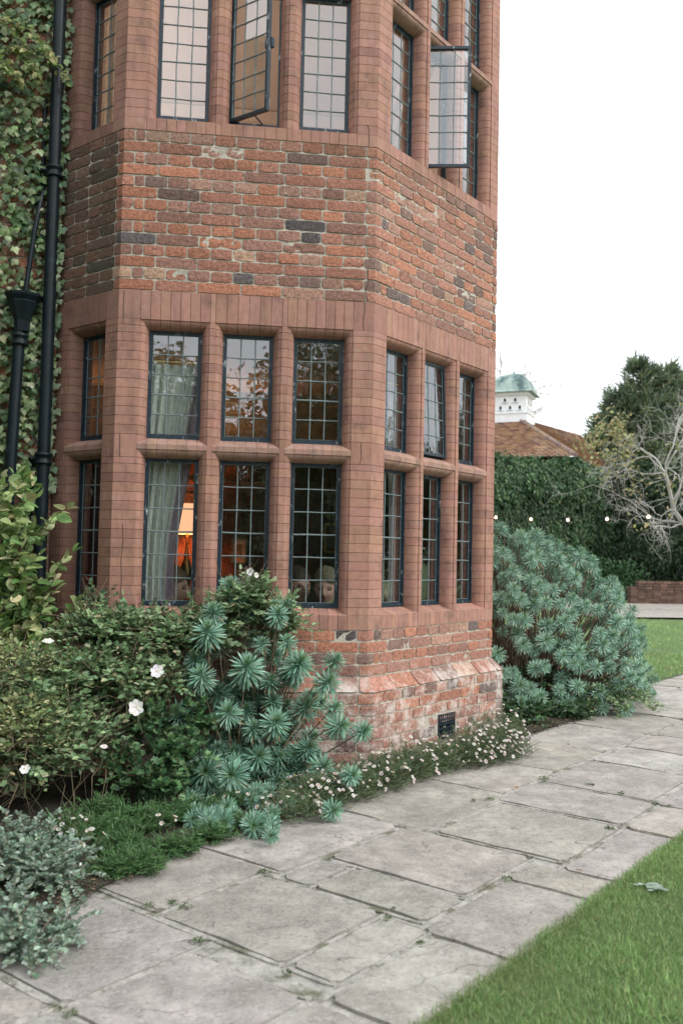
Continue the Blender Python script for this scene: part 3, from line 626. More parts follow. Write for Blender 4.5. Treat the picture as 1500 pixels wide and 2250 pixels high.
# ------------------------------------------------------------------ inside: shell, curtains, lamp, picture, people
def room():
    fl, c1, f2, c2 = .02, 2.88, 3.2, 5.62; xl, yb = -3.3, 3.7
    plan = [P(SX+.3, -.23, 0)[:2], P(SA, -.23, 0)[:2], P(SB, -.23, 0)[:2], P(SCc, -.23, 0)[:2], P(SD, -.23, 0)[:2], np.array([W1+W2*S2-.23, yb]), np.array([-3.9, yb])]
    n = len(plan)
    mb = MB()
    for z, mi in ((fl, 1), (c1, 0), (f2, 1), (c2, 0)): mb.add([(x, y, z) for x, y in plan], [tuple(range(n))], (1, 1, 1), mi)
    part(mb, 'floor_and_ceiling', [M['cream'], M['floor']], house)
    mb = MB(); V = []
    def wall(a, b, z0, z1, mi): mb.add([(*a, z0), (*b, z0), (*b, z1), (*a, z1)], [(0, 1, 2, 3)], (1, 1, 1), mi)
    for a, b in ((plan[4], plan[5]), (plan[5], plan[6]), (plan[6], plan[0]), (plan[0], plan[1])):
        wall(a, b, fl, 2.3, 1); wall(a, b, 2.3, c1, 0); wall(a, b, f2, c2, 0)
    for i in (1, 2, 3): wall(plan[i], plan[i+1], fl, .94, 1); wall(plan[i], plan[i+1], 2.68, 3.76, 0); wall(plan[i], plan[i+1], 5.4, c2, 0)
    part(mb, 'inner_wall', [M['cream'], M['wood']], house)
    mb = MB()
    for z0, z1, d in ((5.50, 5.61, .16), (5.42, 5.50, .10), (5.36, 5.42, .05), (2.78, 2.87, .14), (2.70, 2.78, .08), (2.30, 2.36, .05)):
        box(mb, -3.8, 2.15, yb-d, yb-.002, z0, z1)
        box(mb, 2.20-d, 2.203, 1.4, yb-d-.002, z0, z1)
    part(mb, 'cornice', M['cream'], house)
    mb = MB()
    for x in np.arange(-3.4, 2.2, .42):
        box(mb, x, x+.085, yb-.03, yb-.003, .05, 2.28)
        for z in (.1, 1.0, 1.95): box(mb, x+.087, x+.418, yb-.028, yb-.003, z, z+.1)
        box(mb, x+.12, x+.385, yb-.02, yb-.004, 1.13, 1.92)
    part(mb, 'panelling', M['wood'], house)
room()
def curtain(name, pts_top, pts_bot, zt, zb, col, label, amp=.03, fold=.055, lining=None):
    mb = MB(); A = np.array(pts_top, float); B = np.array(pts_bot, float); n = 90; m_ = 14; V = []; C = []
    L_ = np.linalg.norm(A[1]-A[0])
    for j in range(m_+1):
        t = j/m_; t2 = min(1, t*2.2); a = A[0]*(1-t2)+B[0]*t2; b = A[1]*(1-t2)+B[1]*t2; dirv = (b-a)/np.linalg.norm(b-a); nv = np.array([-dirv[1], dirv[0]])
        for i in range(n+1):
            u = i/n; ph = u*L_/fold*2*math.pi; q = a*(1-u)+b*u+nv*amp*(math.sin(ph+.6*math.sin(3*u+t*2))+.35*math.sin(2.3*ph+t)); V.append((q[0], q[1], zt+(zb-zt)*t))
            C.append(lining if lining is not None and u > .80 else col)
    idx = np.arange((n+1)*(m_+1)).reshape(m_+1, n+1)
    F = np.stack([idx[:-1, :-1], idx[:-1, 1:], idx[1:, 1:], idx[1:, :-1]], -1).reshape(-1, 4)
    mb.add(V, F, np.array(C), 0, True)
    t = empty('curtain', label, 'curtain', 'curtains'); part(mb, 'cloth', M['curtain'], t)
    r = MB(); tube(r, [(A[0][0]-.05, A[0][1], zt+.015), (A[1][0]+.05, A[1][1], zt+.015)], .012); part(r, 'rail', M['brass'], t); return t
curtain('c', [(.11, .175), (.50, .18)], [(.08, .18), (.335, .19)], 2.42, .12, (.80, .88, .82), 'long grey green curtain with mauve edge behind the left light of the front face', lining=(.56, .47, .55), amp=.014)
curtain('c', [(1.62, .62), (1.86, .86)], [(1.66, .66), (1.80, .80)], 2.45, .35, (.62, .62, .64), 'pale short curtain behind the first light of the right face', amp=.015)
curtain('c', [(-.32, .84), (.14, .38)], [(-.32, .84), (.14, .38)], 5.35, 3.3, (.80, .75, .64), 'cream curtain in the upper window of the dark left face', amp=.015, fold=.07)
# table lamp against the back wall, and its table
t = empty('table_lamp', 'lit lamp with an orange pleated shade seen behind the grey green curtain', 'lamp'); lx, ly = .262, 3.42
mb = MB(); prof = []; a = np.linspace(0, 2*np.pi, 96, endpoint=False)
V = []
for z, r in ((1.52, .155), (1.80, .085)):
    for k, an in enumerate(a): rr_ = r*(1+.03*(k % 2)); V.append((lx+rr_*math.cos(an), ly+rr_*math.sin(an), z))
mb.add(V, [(k, (k+1) % 96, 96+(k+1) % 96, 96+k) for k in range(96)]); part(mb, 'lamp_shade', M['shade'], t)
mb = MB(); lathe(mb, [(.09, .94), (.09, .96), (.03, .99), (.05, 1.1), (.06, 1.2), (.02, 1.32), (.012, 1.4), (.012, 1.56)], 16, (lx, ly, 0)); part(mb, 'lamp_base', M['brass'], t)
ld = bpy.data.lights.new('lamp_light', 'POINT'); lo = bpy.data.objects.new('lamp_light', ld); COL.objects.link(lo); lo.location = (lx+.02, ly+.04, 1.68); ld.energy = 21; ld.color = (1, .45, .17); ld.shadow_soft_size = .06; lo.parent = t
t = empty('side_table', 'dark wooden side table under the lit table lamp', 'table')
mb = MB(); box(mb, lx-.3, lx+.25, 3.12, 3.6, .90, .938); part(mb, 'table_top', M['wood'], t)
for dx, dy in ((-.27, 3.15), (.2, 3.15), (-.27, 3.56), (.2, 3.56)):
    mb = MB(); tube(mb, [(lx+dx+.01, dy, .02), (lx+dx+.01, dy, .5), (lx+dx+.01, dy, .9)], [.014, .022, .02]); part(mb, 'leg', M['wood'], t)
t = empty('picture', 'small framed print lit orange on the panelled wall behind the middle light', 'picture'); px_ = .735
mb = MB(); rim(mb, np.eye(4), px_-.075, px_+.075, 1.255, 1.50, .014, 3.64, 3.665); part(mb, 'picture_frame', M['brass'], t)
mb = MB(); box(mb, px_-.062, px_+.062, 3.650, 3.662, 1.268, 1.488, (.75, .66, .5)); part(mb, 'mount', M['mount'], t)
mb = MB(); box(mb, px_-.032, px_+.032, 3.645, 3.649, 1.33, 1.44, (.3, .24, .17)); clump((px_, 3.644, 1.38), (.02, .001, .03), 20, T_OVAL, .012, ([(.5, .42, .3)],), mb=mb); part(mb, 'print', M['mount'], t)
t = empty('picture', 'dark framed picture on the back wall behind the right light of the front face', 'picture'); px_ = 1.68
mb = MB(); rim(mb, np.eye(4), px_-.13, px_+.13, 1.38, 1.66, .02, 3.64, 3.665); part(mb, 'picture_frame', M['brass'], t)
mb = MB(); box(mb, px_-.11, px_+.11, 3.655, 3.662, 1.40, 1.64, (.13, .12, .09)); part(mb, 'print', M['mount'], t)
# pendant in the upper room, the source of the warm light on its ceiling
t = empty('pendant_lamp', 'warm pendant lamp hanging inside the upper room behind the dark left face', 'lamp')
mb = MB(); lathe(mb, [(.02, 4.86), (.11, 4.74), (.13, 4.62), (.09, 4.6)], 20, (-1.3, 2.2, 0)); part(mb, 'lamp_shade', M['shade'], t)
mb = MB(); tube(mb, [(-1.3, 2.2, 4.86), (-1.3, 2.2, 5.62)], .004); part(mb, 'flex', M['cable'], t)
ld = bpy.data.lights.new('pendant_light', 'POINT'); lo = bpy.data.objects.new('pendant_light', ld); COL.objects.link(lo); lo.location = (-1.3, 2.2, 4.45); ld.energy = 62; ld.color = (1, .74, .62); ld.shadow_soft_size = .1; lo.parent = t
# people
def skinned(name, joints, bones, mats, parent=None, sub=2):
    me = bpy.data.meshes.new(name); me.from_pydata([j[0] for j in joints], bones, []); o = bpy.data.objects.new(name, me); COL.objects.link(o)
    sk = o.modifiers.new('skin', 'SKIN'); sk.use_smooth_shade = True
    for i, j in enumerate(joints): me.skin_vertices[0].data[i].radius = (j[1], j[1] if len(j) < 3 else j[2]); me.skin_vertices[0].data[i].use_root = (i == 0)
    sb = o.modifiers.new('sub', 'SUBSURF'); sb.levels = sub; sb.render_levels = sub
    dg = bpy.context.evaluated_depsgraph_get(); ev = o.evaluated_get(dg); m2 = bpy.data.meshes.new_from_object(ev)
    V = np.empty(len(m2.vertices)*3); m2.vertices.foreach_get('co', V); V = V.reshape(-1, 3); F = [tuple(p.vertices) for p in m2.polygons]
    bpy.data.objects.remove(o); return V, F
def head_mesh(mb, c, yaw, pitch, skin):
    nu, nv = 110, 90; V = []; C = []
    for j in range(nv+1):
        ph = math.pi*j/nv
        for i in range(nu):
            th = 2*math.pi*i/nu; x, y, z = math.sin(ph)*math.sin(th), -math.sin(ph)*math.cos(th), math.cos(ph)   # face toward -y
            fx, fy, fz = .074*x, .094*y, .115*z
            if z < 0: k = 1+.32*z*(1 if y < .2 else 1.3); fx *= k; fy *= (1+.12*z)
            if y > 0: fz *= 1
            f = max(0, -y)
            def gb(cx, cz, sx_, sz): return math.exp(-((fx-cx)/sx_)**2-((fz-cz)/sz)**2)*(f > .3)
            fy += -.030*gb(0, -.022, .011, .020)-.010*gb(0, .0, .008, .02)+.012*(gb(-.03, .008, .015, .012)+gb(.03, .008, .015, .012))-.006*gb(0, -.055, .022, .008)+.004*gb(0, -.047, .02, .004)-.008*gb(0, -.092, .022, .016)-.004*(gb(-.036, -.03, .02, .02)+gb(.036, -.03, .02, .02))
            cc = np.array(skin, float)
            eye = gb(-.03, .006, .013, .0065)+gb(.03, .006, .013, .0065); brow = gb(-.03, .024, .015, .004)+gb(.03, .024, .015, .004); lip = gb(0, -.052, .022, .006)
            cc = cc*(1-min(1, eye*1.3))+np.array((.03, .02, .02))*min(1, eye*1.3); cc = cc*(1-.6*min(1, brow))+np.array((.05, .03, .02))*.6*min(1, brow); cc = cc*(1-min(1, lip)*.8)+np.array((.3, .07, .06))*min(1, lip)*.8
            V.append((fx, fy, fz)); C.append(cc)
    V = np.array(V); C = np.array(C); idx = np.arange((nv+1)*nu).reshape(nv+1, nu); F = [(idx[j, i], idx[j, (i+1) % nu], idx[j+1, (i+1) % nu], idx[j+1, i]) for j in range(nv) for i in range(nu)]
    for sx_ in (-1, 1):   # ears
        n0 = 10; an = np.linspace(0, 2*np.pi, n0, endpoint=False); E_ = np.array([(sx_*(.070+.012*(math.cos(q) > 0)), .01+.016*math.cos(q), -.005+.03*math.sin(q)) for q in an]+[(sx_*.066, .005, -.005)]); 
        V = np.concatenate([V, E_]); C = np.concatenate([C, np.tile(skin, (n0+1, 1))]); b0 = len(V)-n0-1; F += [(b0+k, b0+(k+1) % n0, b0+n0) for k in range(n0)]
    Mz = np.array(Matrix.Rotation(yaw, 3, 'Z')@Matrix.Rotation(pitch, 3, 'X')); V = V@Mz.T+np.array(c)
    mb.add(V, F, C, 0, True); return Mz
def person(c, yaw, pitch, hair, label, top, skin=(.62, .40, .30), long=True, glasses=False):
    """a seated figure facing -y before rotation; c = centre of the head"""
    t = empty('person', label, 'person', 'guests seated inside the ground floor room')
    Rz = np.array(Matrix.Rotation(yaw*.7, 3, 'Z')); c = np.array(c, float)
    def W(x, y, z): return tuple(Rz@np.array([x, y, 0])+np.array([c[0], c[1], c[2]+z]))
    hip = -.66; J = [(W(0, .04, hip), .15, .12), (W(0, .03, hip+.2), .125, .10), (W(0, .03, -.30), .15, .10), (W(0, .03, -.21), .10, .07), (W(0, .02, -.13), .05, .05), (W(0, .0, -.07), .045, .045)]
    Bn = [(0, 1), (1, 2), (2, 3), (3, 4), (4, 5)]
    for s in (-1, 1):
        b = len(J); J += [(W(.17*s, .04, -.25), .052), (W(.22*s, .0, -.50), .040), (W(.15*s, -.25, -.56), .028), (W(.12*s, -.32, -.57), .026, .014)]
        Bn += [(2, b), (b, b+1), (b+1, b+2), (b+2, b+3)]
        for f in range(5):
            k = len(J); ox = (f-2)*.017; L_ = (.055, .07, .075, .07, .055)[f] if s else 0
            if f == 0: J += [(W((.12-.035)*s, -.335, -.565), .010), (W((.12-.055)*s, -.36, -.575), .008)]
            else: J += [(W(.12*s+ox, -.36, -.575), .009), (W(.12*s+ox, -.36-L_*.7, -.60), .0075)]
            Bn += [(b+3, k), (k, k+1)]
        b = len(J); J += [(W(.1*s, -.1, hip-.02), .085), (W(.13*s, -.45, hip), .06), (W(.13*s, -.46, hip-.38), .04), (W(.13*s, -.60, hip-.42), .03)]
        Bn += [(0, b), (b, b+1), (b+1, b+2), (b+2, b+3)]
    V, F = skinned('body', J, Bn, None)
    mb = MB(); zz = V[:, 2]-c[2]; C = np.where((zz > -.17)[:, None], np.array(skin), np.array(top)); ww = (V-np.array([c[0], c[1], c[2]]))@Rz
    hand = (ww[:, 1] < -.27) & (zz > -.64) & (np.abs(ww[:, 0]) < .21); C[hand] = skin; C[zz < hip+.03] = np.where(hand[zz < hip+.03][:, None], np.array(skin), np.array((.03, .03, .05)))
    mb.add(V, F, C, 0, True); Mz = head_mesh(mb, c, yaw, pitch, skin); part(mb, 'body', M['skin'], t)
    hb = MB(); nu, nv = 32, 20; HV = []
    for j in range(nv+1):
        for i in range(nu):
            ph = math.pi*j/nv*(.80 if long else .6); th = 2*math.pi*i/nu; x, y, z = math.sin(ph)*math.sin(th), -math.sin(ph)*math.cos(th), math.cos(ph); fr_ = max(0, -y)
            k = 1.13+.05*noise.noise(Vector((x*5, y*5, z*9))); X = np.array([.078*x, .100*y+.008, .122*z+.006])*k
            if fr_ > .12: lim = .066-.02*abs(x); X[2] = max(X[2], lim); X[1] = max(X[1], -.088)
            elif long and z < .1 and y > -.05: X[2] = z*.17; X[0] *= 1.08
            HV.append(X)
    HV = np.array(HV)@Mz.T+c; idx = np.arange((nv+1)*nu).reshape(nv+1, nu)
    hb.add(HV, [(idx[j, i], idx[j, (i+1) % nu], idx[j+1, (i+1) % nu], idx[j+1, i]) for j in range(nv) for i in range(nu)], hair, 0, True); part(hb, 'hair', M['hair'], t)
    if glasses:
        gb_ = MB()
        for s in (-1, 1): gb_; a = np.linspace(0, 2*np.pi, 17); tube(gb_, np.stack([s*.031+.022*np.cos(a), np.full(17, -.098), .006+.017*np.sin(a)], 1)@Mz.T+c, .0016, 5, cap=False); tube(gb_, np.array([(s*.053, -.096, .008), (s*.074, 0, .008)])@Mz.T+c, .0014, 5)
        tube(gb_, np.array([(-.010, -.1, .008), (.010, -.1, .008)])@Mz.T+c, .0014, 5); part(gb_, 'glasses', M['cable'], t)
    return t
person((.31, .52, 1.13), R(75), 0, (.16, .09, .05), 'person in profile just right of the long grey green curtain', (.05, .05, .06))
person((1.085, .78, 1.14), R(20), 0, (.06, .035, .025), 'dark haired person wearing glasses behind the right light of the front face', (.03, .03, .035), glasses=True)
person((1.235, .53, 1.145), R(-12), R(6), (.15, .14, .09), 'person with ash blonde hair looking down nearest the glass of the right front light', (.04, .05, .07))
person((1.80, 1.5, 1.10), R(-25), 0, (.10, .05, .03), 'person seated behind the first light of the right face', (.04, .07, .05))
for i, (cx, cy, an, w_) in enumerate([(.31, .56, 75, 'wooden chair under the person in profile'), (1.085, .82, 20, 'wooden chair under the person wearing glasses'), (1.235, .57, -12, 'wooden chair under the ash blonde person'), (1.80, 1.54, -25, 'wooden chair inside the right face of the bay')]):
    t = empty('chair', w_, 'chair', 'wooden chairs inside the room'); Mc = np.array(Matrix.Translation((cx, cy, 0))@Matrix.Rotation(R(an*.7), 4, 'Z'))
    mb = MB(); box(mb, -.2, .2, -.2, .2, .28, .32, (1, 1, 1), 0, Mc); part(mb, 'seat', M['wood'], t)
    mb = MB(); box(mb, -.19, .19, .205, .225, .45, .78, (1, 1, 1), 0, Mc); part(mb, 'backrest', M['wood'], t)
    for x in (-.18, .18):
        for y in (-.18, .215): mb = MB(); box(mb, x-.015, x+.015, y-.0145, y+.0145, .022, .279 if y < 0 else .45, (1, 1, 1), 0, Mc); part(mb, 'leg', M['wood'], t)
# cracks and open joints in the old masonry
for st_, pts_ in ((SCc, [(-.062, 3.825), (-.052, 3.80), (-.050, 3.70)]), (SCc, [(-.055, 2.80), (-.054, 2.74), (-.062, 2.69), (-.058, 2.632)]), (SB, [(.028, 2.785), (.026, 2.72), (.028, 2.60)]), (SCc, [(-.06, 1.99), (-.058, 1.90), (-.066, 1.872), (-.115, 1.868)]), (SB, [(.030, 1.99), (.032, 1.87)]), (SB, [(.06, 1.50), (.066, 1.40), (.058, 1.30), (.064, 1.20), (.058, 1.06)]), (SCc, [(-.04, 2.80), (-.05, 2.86), (-.035, 2.92), (-.045, 2.99)])):
    mb = MB()
    for (a0, z0), (a1, z1) in zip(pts_[:-1], pts_[1:]):
        w_ = .0022; mb.add([P(st_+a0-w_, .0012, z0), P(st_+a0+w_, .0012, z0), P(st_+a1+w_, .0012, z1), P(st_+a1-w_, .0012, z1)], [(0, 1, 2, 3)])
    part(mb, 'masonry_crack', M['stonejoint'], house)
# unseen wing added further left to shade the left face, ivy clad
mb = MB()
for i in range(int(6.4/CH)):
    za, zb2 = G-.05+i*CH+.005, G-.05+(i+1)*CH-.005; y_ = WY0 = .38
    box(mb, -3.30, -3.18, -4.6, .37, za, zb2, brick_col(0, za, 0)*random.uniform(.85, 1.1))
box(mb, -3.5, -3.19, -4.59, .36, G-.2, 6.4, (1, 1, 1), 1); part(mb, 'shade_wing', [M['brick'], M['mortar']], house)
# ------------------------------------------------------------------ downpipes
def collar(mb, x, y, z, r): lathe(mb, [(r, z-.03), (r+.014, z-.03), (r+.014, z-.018), (r+.006, z-.014), (r+.006, z+.014), (r+.014, z+.018), (r+.014, z+.032), (r+.002, z+.036)], 20, (x, y, 0))
WY = W0*S2
t = empty('downpipe', 'thick blue black downpipe rising the full height in the corner beside the bay', 'downpipe', 'downpipes')
X1, Y1 = -.432, WY-.07; mb = MB(); tube(mb, [(X1, Y1, z) for z in np.linspace(G, 6.2, 12)], .036, 20); part(mb, 'pipe', M['pipe'], t)
for z in (1.87, 3.55, 5.3):
    mb = MB(); collar(mb, X1, Y1, z, .036); box(mb, X1-.085, X1+.02, WY-.02, WY-.004, z-.014, z+.014); tube(mb, [(X1-.03, Y1-.02, z), (X1-.075, Y1-.0, z), (X1-.078, WY-.01, z)], .012, 8); lathe(mb, [(.0, 0), (.012, 0), (.012, .012), (0, .012)], 8, (X1-.062, Y1-.03, z-.006)); part(mb, 'collar', M['pipe'], t)
t = empty('downpipe', 'shorter downpipe with a hopper head at the left edge among the ivy', 'downpipe', 'downpipes')
X2, Y2 = -.588, WY-.085
mb = MB(); tube(mb, [(X2-.007*k, Y2, 2.60-.25*k) for k in range(0, 4)]+[(X2-.025, Y2, 1.6), (X2-.025, Y2, G)], .033, 20); part(mb, 'pipe', M['pipe'], t)
mb = MB(); lathe(mb, [(.0, 2.60), (.042, 2.60), (.046, 2.66), (.060, 2.70), (.082, 2.755), (.086, 2.765), (.082, 2.772), (.104, 2.80), (.106, 2.815), (.098, 2.815), (.07, 2.79), (.0, 2.78)], 8, (X2+.012, Y2, 0), rot=math.pi/8, smooth=False); part(mb, 'hopper', M['pipe'], t)
mb = MB(); collar(mb, X2+.003, Y2, 2.55, .034); part(mb, 'collar', M['pipe'], t)
mb = MB(); tube(mb, [(X2+.02, Y2, 2.79), (X2+.035, Y2, 2.95), (X2+.062, Y2, 3.2), (X2+.085, Y2+.01, 3.36), (X2+.09, Y2+.03, 3.42), (X2+.1, WY-.02, 3.6)], .0145, 12); part(mb, 'inlet_pipe', M['pipe'], t)
t = empty('waste_pipe', 'thin pipe standing behind the collar of the thick downpipe', 'pipe'); mb = MB(); tube(mb, [(X1-.075, WY-.022, z) for z in np.linspace(G, 1.87, 5)], .012, 10); part(mb, 'pipe', M['pipe'], t); mb = MB(); tube(mb, [(X1-.075, WY-.022, z) for z in np.linspace(3.5, 4.0, 5)], .012, 10); part(mb, 'upper_pipe', M['pipe'], t)
# ------------------------------------------------------------------ ivy on the house
def fbm(x, y, z=0, s=1): return noise.noise(Vector((x*s, y*s, z)))+.5*noise.noise(Vector((x*s*2.1, y*s*2.1, z+5)))
shade_wing_ivy_n = 9000
ivy = empty('ivy', 'green ivy covering the house wall to the left of the bay', 'ivy')
n = 26000; x = RNG.uniform(-3.3, -.405, n); z = RNG.uniform(G+.3, 6.3, n)
keep = np.array([fbm(a, b, 3, 2.6) > (-.6 if b > 3.1 else -.42 if b > 1.9 else -.1) for a, b in zip(x, z)]); x, z = x[keep], z[keep]; n = len(x)
y = WY-.012-RNG.random(n)**1.3*.07
near = (np.abs(x-X1) < .05); y[near] = WY-.02-RNG.random(near.sum())*.03
pos = np.stack([x, y, z], 1); d = np.stack([RNG.normal(0, .45, n), RNG.normal(-.25, .15, n), -np.ones(n)], 1); nr = np.stack([RNG.normal(0, .35, n), -np.ones(n), RNG.normal(.55, .3, n)], 1)
cols = pal(n, [(.17, .25, .105), (.12, .20, .08), (.25, .32, .16), (.38, .42, .25), (.065, .125, .06)], [4, 4, 3, 1.4, 2.5], .2)
mb = MB(); instance(mb, T_IVY, pos, d, nr, RNG.uniform(.026, .052, n), cols)
yw = RNG.uniform(-4.7, .3, shade_wing_ivy_n); zw = RNG.uniform(G+.2, 6.45, shade_wing_ivy_n); pw = np.stack([-3.17+RNG.random(shade_wing_ivy_n)*.09, yw, zw], 1)  # darker ivy on the added wing
instance(mb, T_IVY, pw, np.stack([np.full(shade_wing_ivy_n, .25), RNG.normal(0, .45, shade_wing_ivy_n), -np.ones(shade_wing_ivy_n)], 1), np.stack([np.ones(shade_wing_ivy_n), RNG.normal(0, .35, shade_wing_ivy_n), np.full(shade_wing_ivy_n, .5)], 1), RNG.uniform(.05, .10, shade_wing_ivy_n), pal(shade_wing_ivy_n, [(.08, .13, .06), (.06, .11, .05), (.11, .16, .09)]))
k = 130; zz = RNG.uniform(1.7, 4.7, k); xx = -.395+RNG.normal(0, .012, k); pos = np.stack([xx, WY-.03-RNG.random(k)*.05, zz], 1)
instance(mb, T_IVY, pos, np.stack([RNG.normal(.3, .4, k), np.full(k, -.25), -np.ones(k)], 1), np.stack([RNG.normal(0, .3, k), -np.ones(k), np.full(k, .5)], 1), RNG.uniform(.03, .052, k), pal(k, [(.16, .24, .12), (.10, .18, .09), (.23, .3, .17)]))
part(mb, 'leaves', M['leaf'], ivy)
mb = MB()
for i in range(60):
    x0 = random.uniform(-2.8, -.42); z0 = random.uniform(.2, 3.6); pts = [(x0, WY-.012, z0)]
    for q in range(8): x0 += random.uniform(-.06, .05); z0 += random.uniform(.08, .2); pts.append((min(x0, -.42), WY-.012, z0))
    tube(mb, pts, np.linspace(.008, .003, 9)*random.uniform(.5, 1), 5, (.16, .11, .08))
part(mb, 'stems', M['twig'], ivy)
vine = empty('creeper', 'sprays of yellow green creeper hanging over the ivy at the top left', 'creeper'); mb = MB(); tw = MB()
for (sx, sy, ex, ey) in [(0, 60, 60, 40), (20, 110, 75, 100), (0, 40, 130, 125), (60, 60, 120, 140), (0, 130, 60, 180), (40, 110, 100, 180), (100, 110, 155, 175), (30, 60, 95, 170), (0, 150, 40, 160)]:
    a = aty(sx, sy, WY-.11); b = aty(ex, ey, WY-.17); pts = [a*(1-t)+b*t+np.array([0, -.02*math.sin(t*3.1), -.03*t*t]) for t in np.linspace(0, 1, 8)]; tube(tw, pts, np.linspace(.003, .0012, 8), 5, (.22, .2, .1))
    k = 22; ti = RNG.random(k); pos = np.array([pts[int(q*7)] for q in ti])+RNG.normal(0, .012, (k, 3)); instance(mb, T_OVAL, pos, np.stack([RNG.normal(.3, .6, k), RNG.normal(-.4, .3, k), RNG.normal(-.6, .4, k)], 1), np.stack([RNG.normal(0, .5, k), -np.ones(k), np.full(k, .6)], 1), RNG.uniform(.03, .05, k), pal(k, [(.2, .26, .08), (.14, .2, .06), (.32, .32, .13)]))
part(mb, 'leaves', M['leaf'], vine); part(tw, 'stems', M['twig'], vine)
# ------------------------------------------------------------------ spurge (euphorbia): whorled rosettes on bare stems
EU = ([(.185, .36, .255), (.225, .41, .30), (.135, .27, .18), (.32, .49, .38)], [4, 4, 3, 2])
def rosette_mesh(name, n=64, L_=.078, seed=0):
    mb = MB(); i = np.arange(n); f = (i+.5)/n; th = np.radians(8+118*f**.85); ph = i*2.39996+seed; ax = np.array([0, 0, 1.])
    rad = np.stack([np.cos(ph), np.sin(ph), np.zeros(n)], 1); d = np.cos(th)[:, None]*ax+np.sin(th)[:, None]*rad; d = unit(d+RNG.normal(0, .09, (n, 3)))
    pos = np.stack([np.zeros(n), np.zeros(n), .012-.055*f], 1); nr = unit(ax*np.sin(th)[:, None]-rad*np.cos(th)[:, None]+rad*.0)
    s = L_*(.42+.65*np.clip(f*2.2, 0, 1))*RNG.uniform(.85, 1.12, n)
    c = pal(n, *EU, .12); core = np.clip(1-f*3.4, 0, 1)[:, None]; c = c*(1-core)+np.array((.17, .27, .10))*core
    old = (f > .9) & (RNG.random(n) < .3); c[old] = (.36, .27, .13)
    tpl = (np.array([(-.022, 0, 0), (.022, 0, 0), (-.042, .35, .012), (.042, .35, .012), (-.050, .78, -.01), (.050, .78, -.01), (0, 1, -.05), (0, .4, -.018)], float), np.array([(0, 1, 7), (1, 3, 7), (0, 7, 2), (7, 3, 5), (7, 5, 6), (7, 6, 4), (7, 4, 2)]))
    instance(mb, tpl, pos, d, nr, s, c); o = mb.build(name, M['waxy']); return o
variants = [rosette_mesh('leaf_rosette', n_, L_, s_) for n_, L_, s_ in ((120, .084, 0), (105, .08, 2), (130, .082, 4), (95, .074, 1), (112, .078, 5))]
vmesh = [o.data for o in variants]
for o in variants: bpy.data.objects.remove(o)
def put_rosette(parent, pos, axis, scale, name='leaf_rosette'):
    o = bpy.data.objects.new(name, random.choice(vmesh)); COL.objects.link(o); o.parent = parent
    q = Vector(axis).to_track_quat('Z', 'Y'); o.rotation_mode = 'QUATERNION'; o.rotation_quaternion = q@Matrix.Rotation(random.uniform(0, 6.28), 3, 'Z').to_quaternion(); o.location = Vector(pos); o.scale = (scale,)*3; return o
def stem(mb, a, b, axis, r0=.0065, col=(.20, .155, .10), sag=.1):
    a, b, axis = np.array(a, float), np.array(b, float), unit(np.array(axis, float)); L_ = np.linalg.norm(b-a)
    c1 = a+np.array([(b-a)[0]*.35, (b-a)[1]*.35, -sag*L_*.3])+RNG.normal(0, .02, 3); c1[2] = max(c1[2], a[2]+.02); c2 = b-axis*L_*.38
    ts = np.linspace(0, 1, 12)[:, None]; p = (1-ts)**3*a+3*(1-ts)**2*ts*c1+3*(1-ts)*ts**2*c2+ts**3*b
    cc = np.repeat(np.array(col)[None]*(1-ts*.2)+np.array((.12, .13, .08))*ts*.2, 6, 0); tube(mb, p, np.linspace(r0, r0*.62, 12), 6, cc)
ros = [(450,270,70),(420,390,95),(590,190,55),(835,290,75),(740,460,65),(890,450,75),(650,600,95),(960,580,90),(1175,560,65),(1130,690,85),(340,560,70),(380,650,90),(250,890,95),(540,870,95),(480,750,70),(790,680,65),(805,800,70),(1000,830,80),(1170,840,65),(820,930,85),(1200,950,85),(1340,980,65),(650,850,60),(690,960,70),(720,1130,80),(570,1100,60),(410,1220,110),(560,1240,100),(230,1210,80),(1010,1080,70),(1100,1190,80),(970,1200,60),(1270,1240,65),(840,1130,70),(900,1200,50),(720,1340,60),(510,1500,60),(430,1540,50),(690,1540,90),(790,1600,50),(1160,1450,75),(900,1430,65),(800,1470,60),(620,1370,50),(480,1080,50),(930,680,60),(860,1060,55)]
sp = empty('spurge_plant', 'blue green spurge plant leaning on bare stems in front of the brick plinth', 'plant', 'spurge plants beside the bay')
B0 = np.array([.72, -.30, G]); st = MB()
rg = random.Random(3)
for k in range(120):     # heads deeper inside the plant
    a_ = rg.choice([q for q in ros[:47] if q[0] < 1050 and q[1] < 1420]); ros.append((a_[0]+rg.uniform(-90, 90), a_[1]+rg.uniform(-70, 90), -rg.uniform(50, 78)))
for k in range(60):     # low heads spilling over the path edge
    ros.append((rg.uniform(230, 800), rg.uniform(1120, 1560), -rg.uniform(50, 72) if k % 2 else rg.uniform(48, 70)))
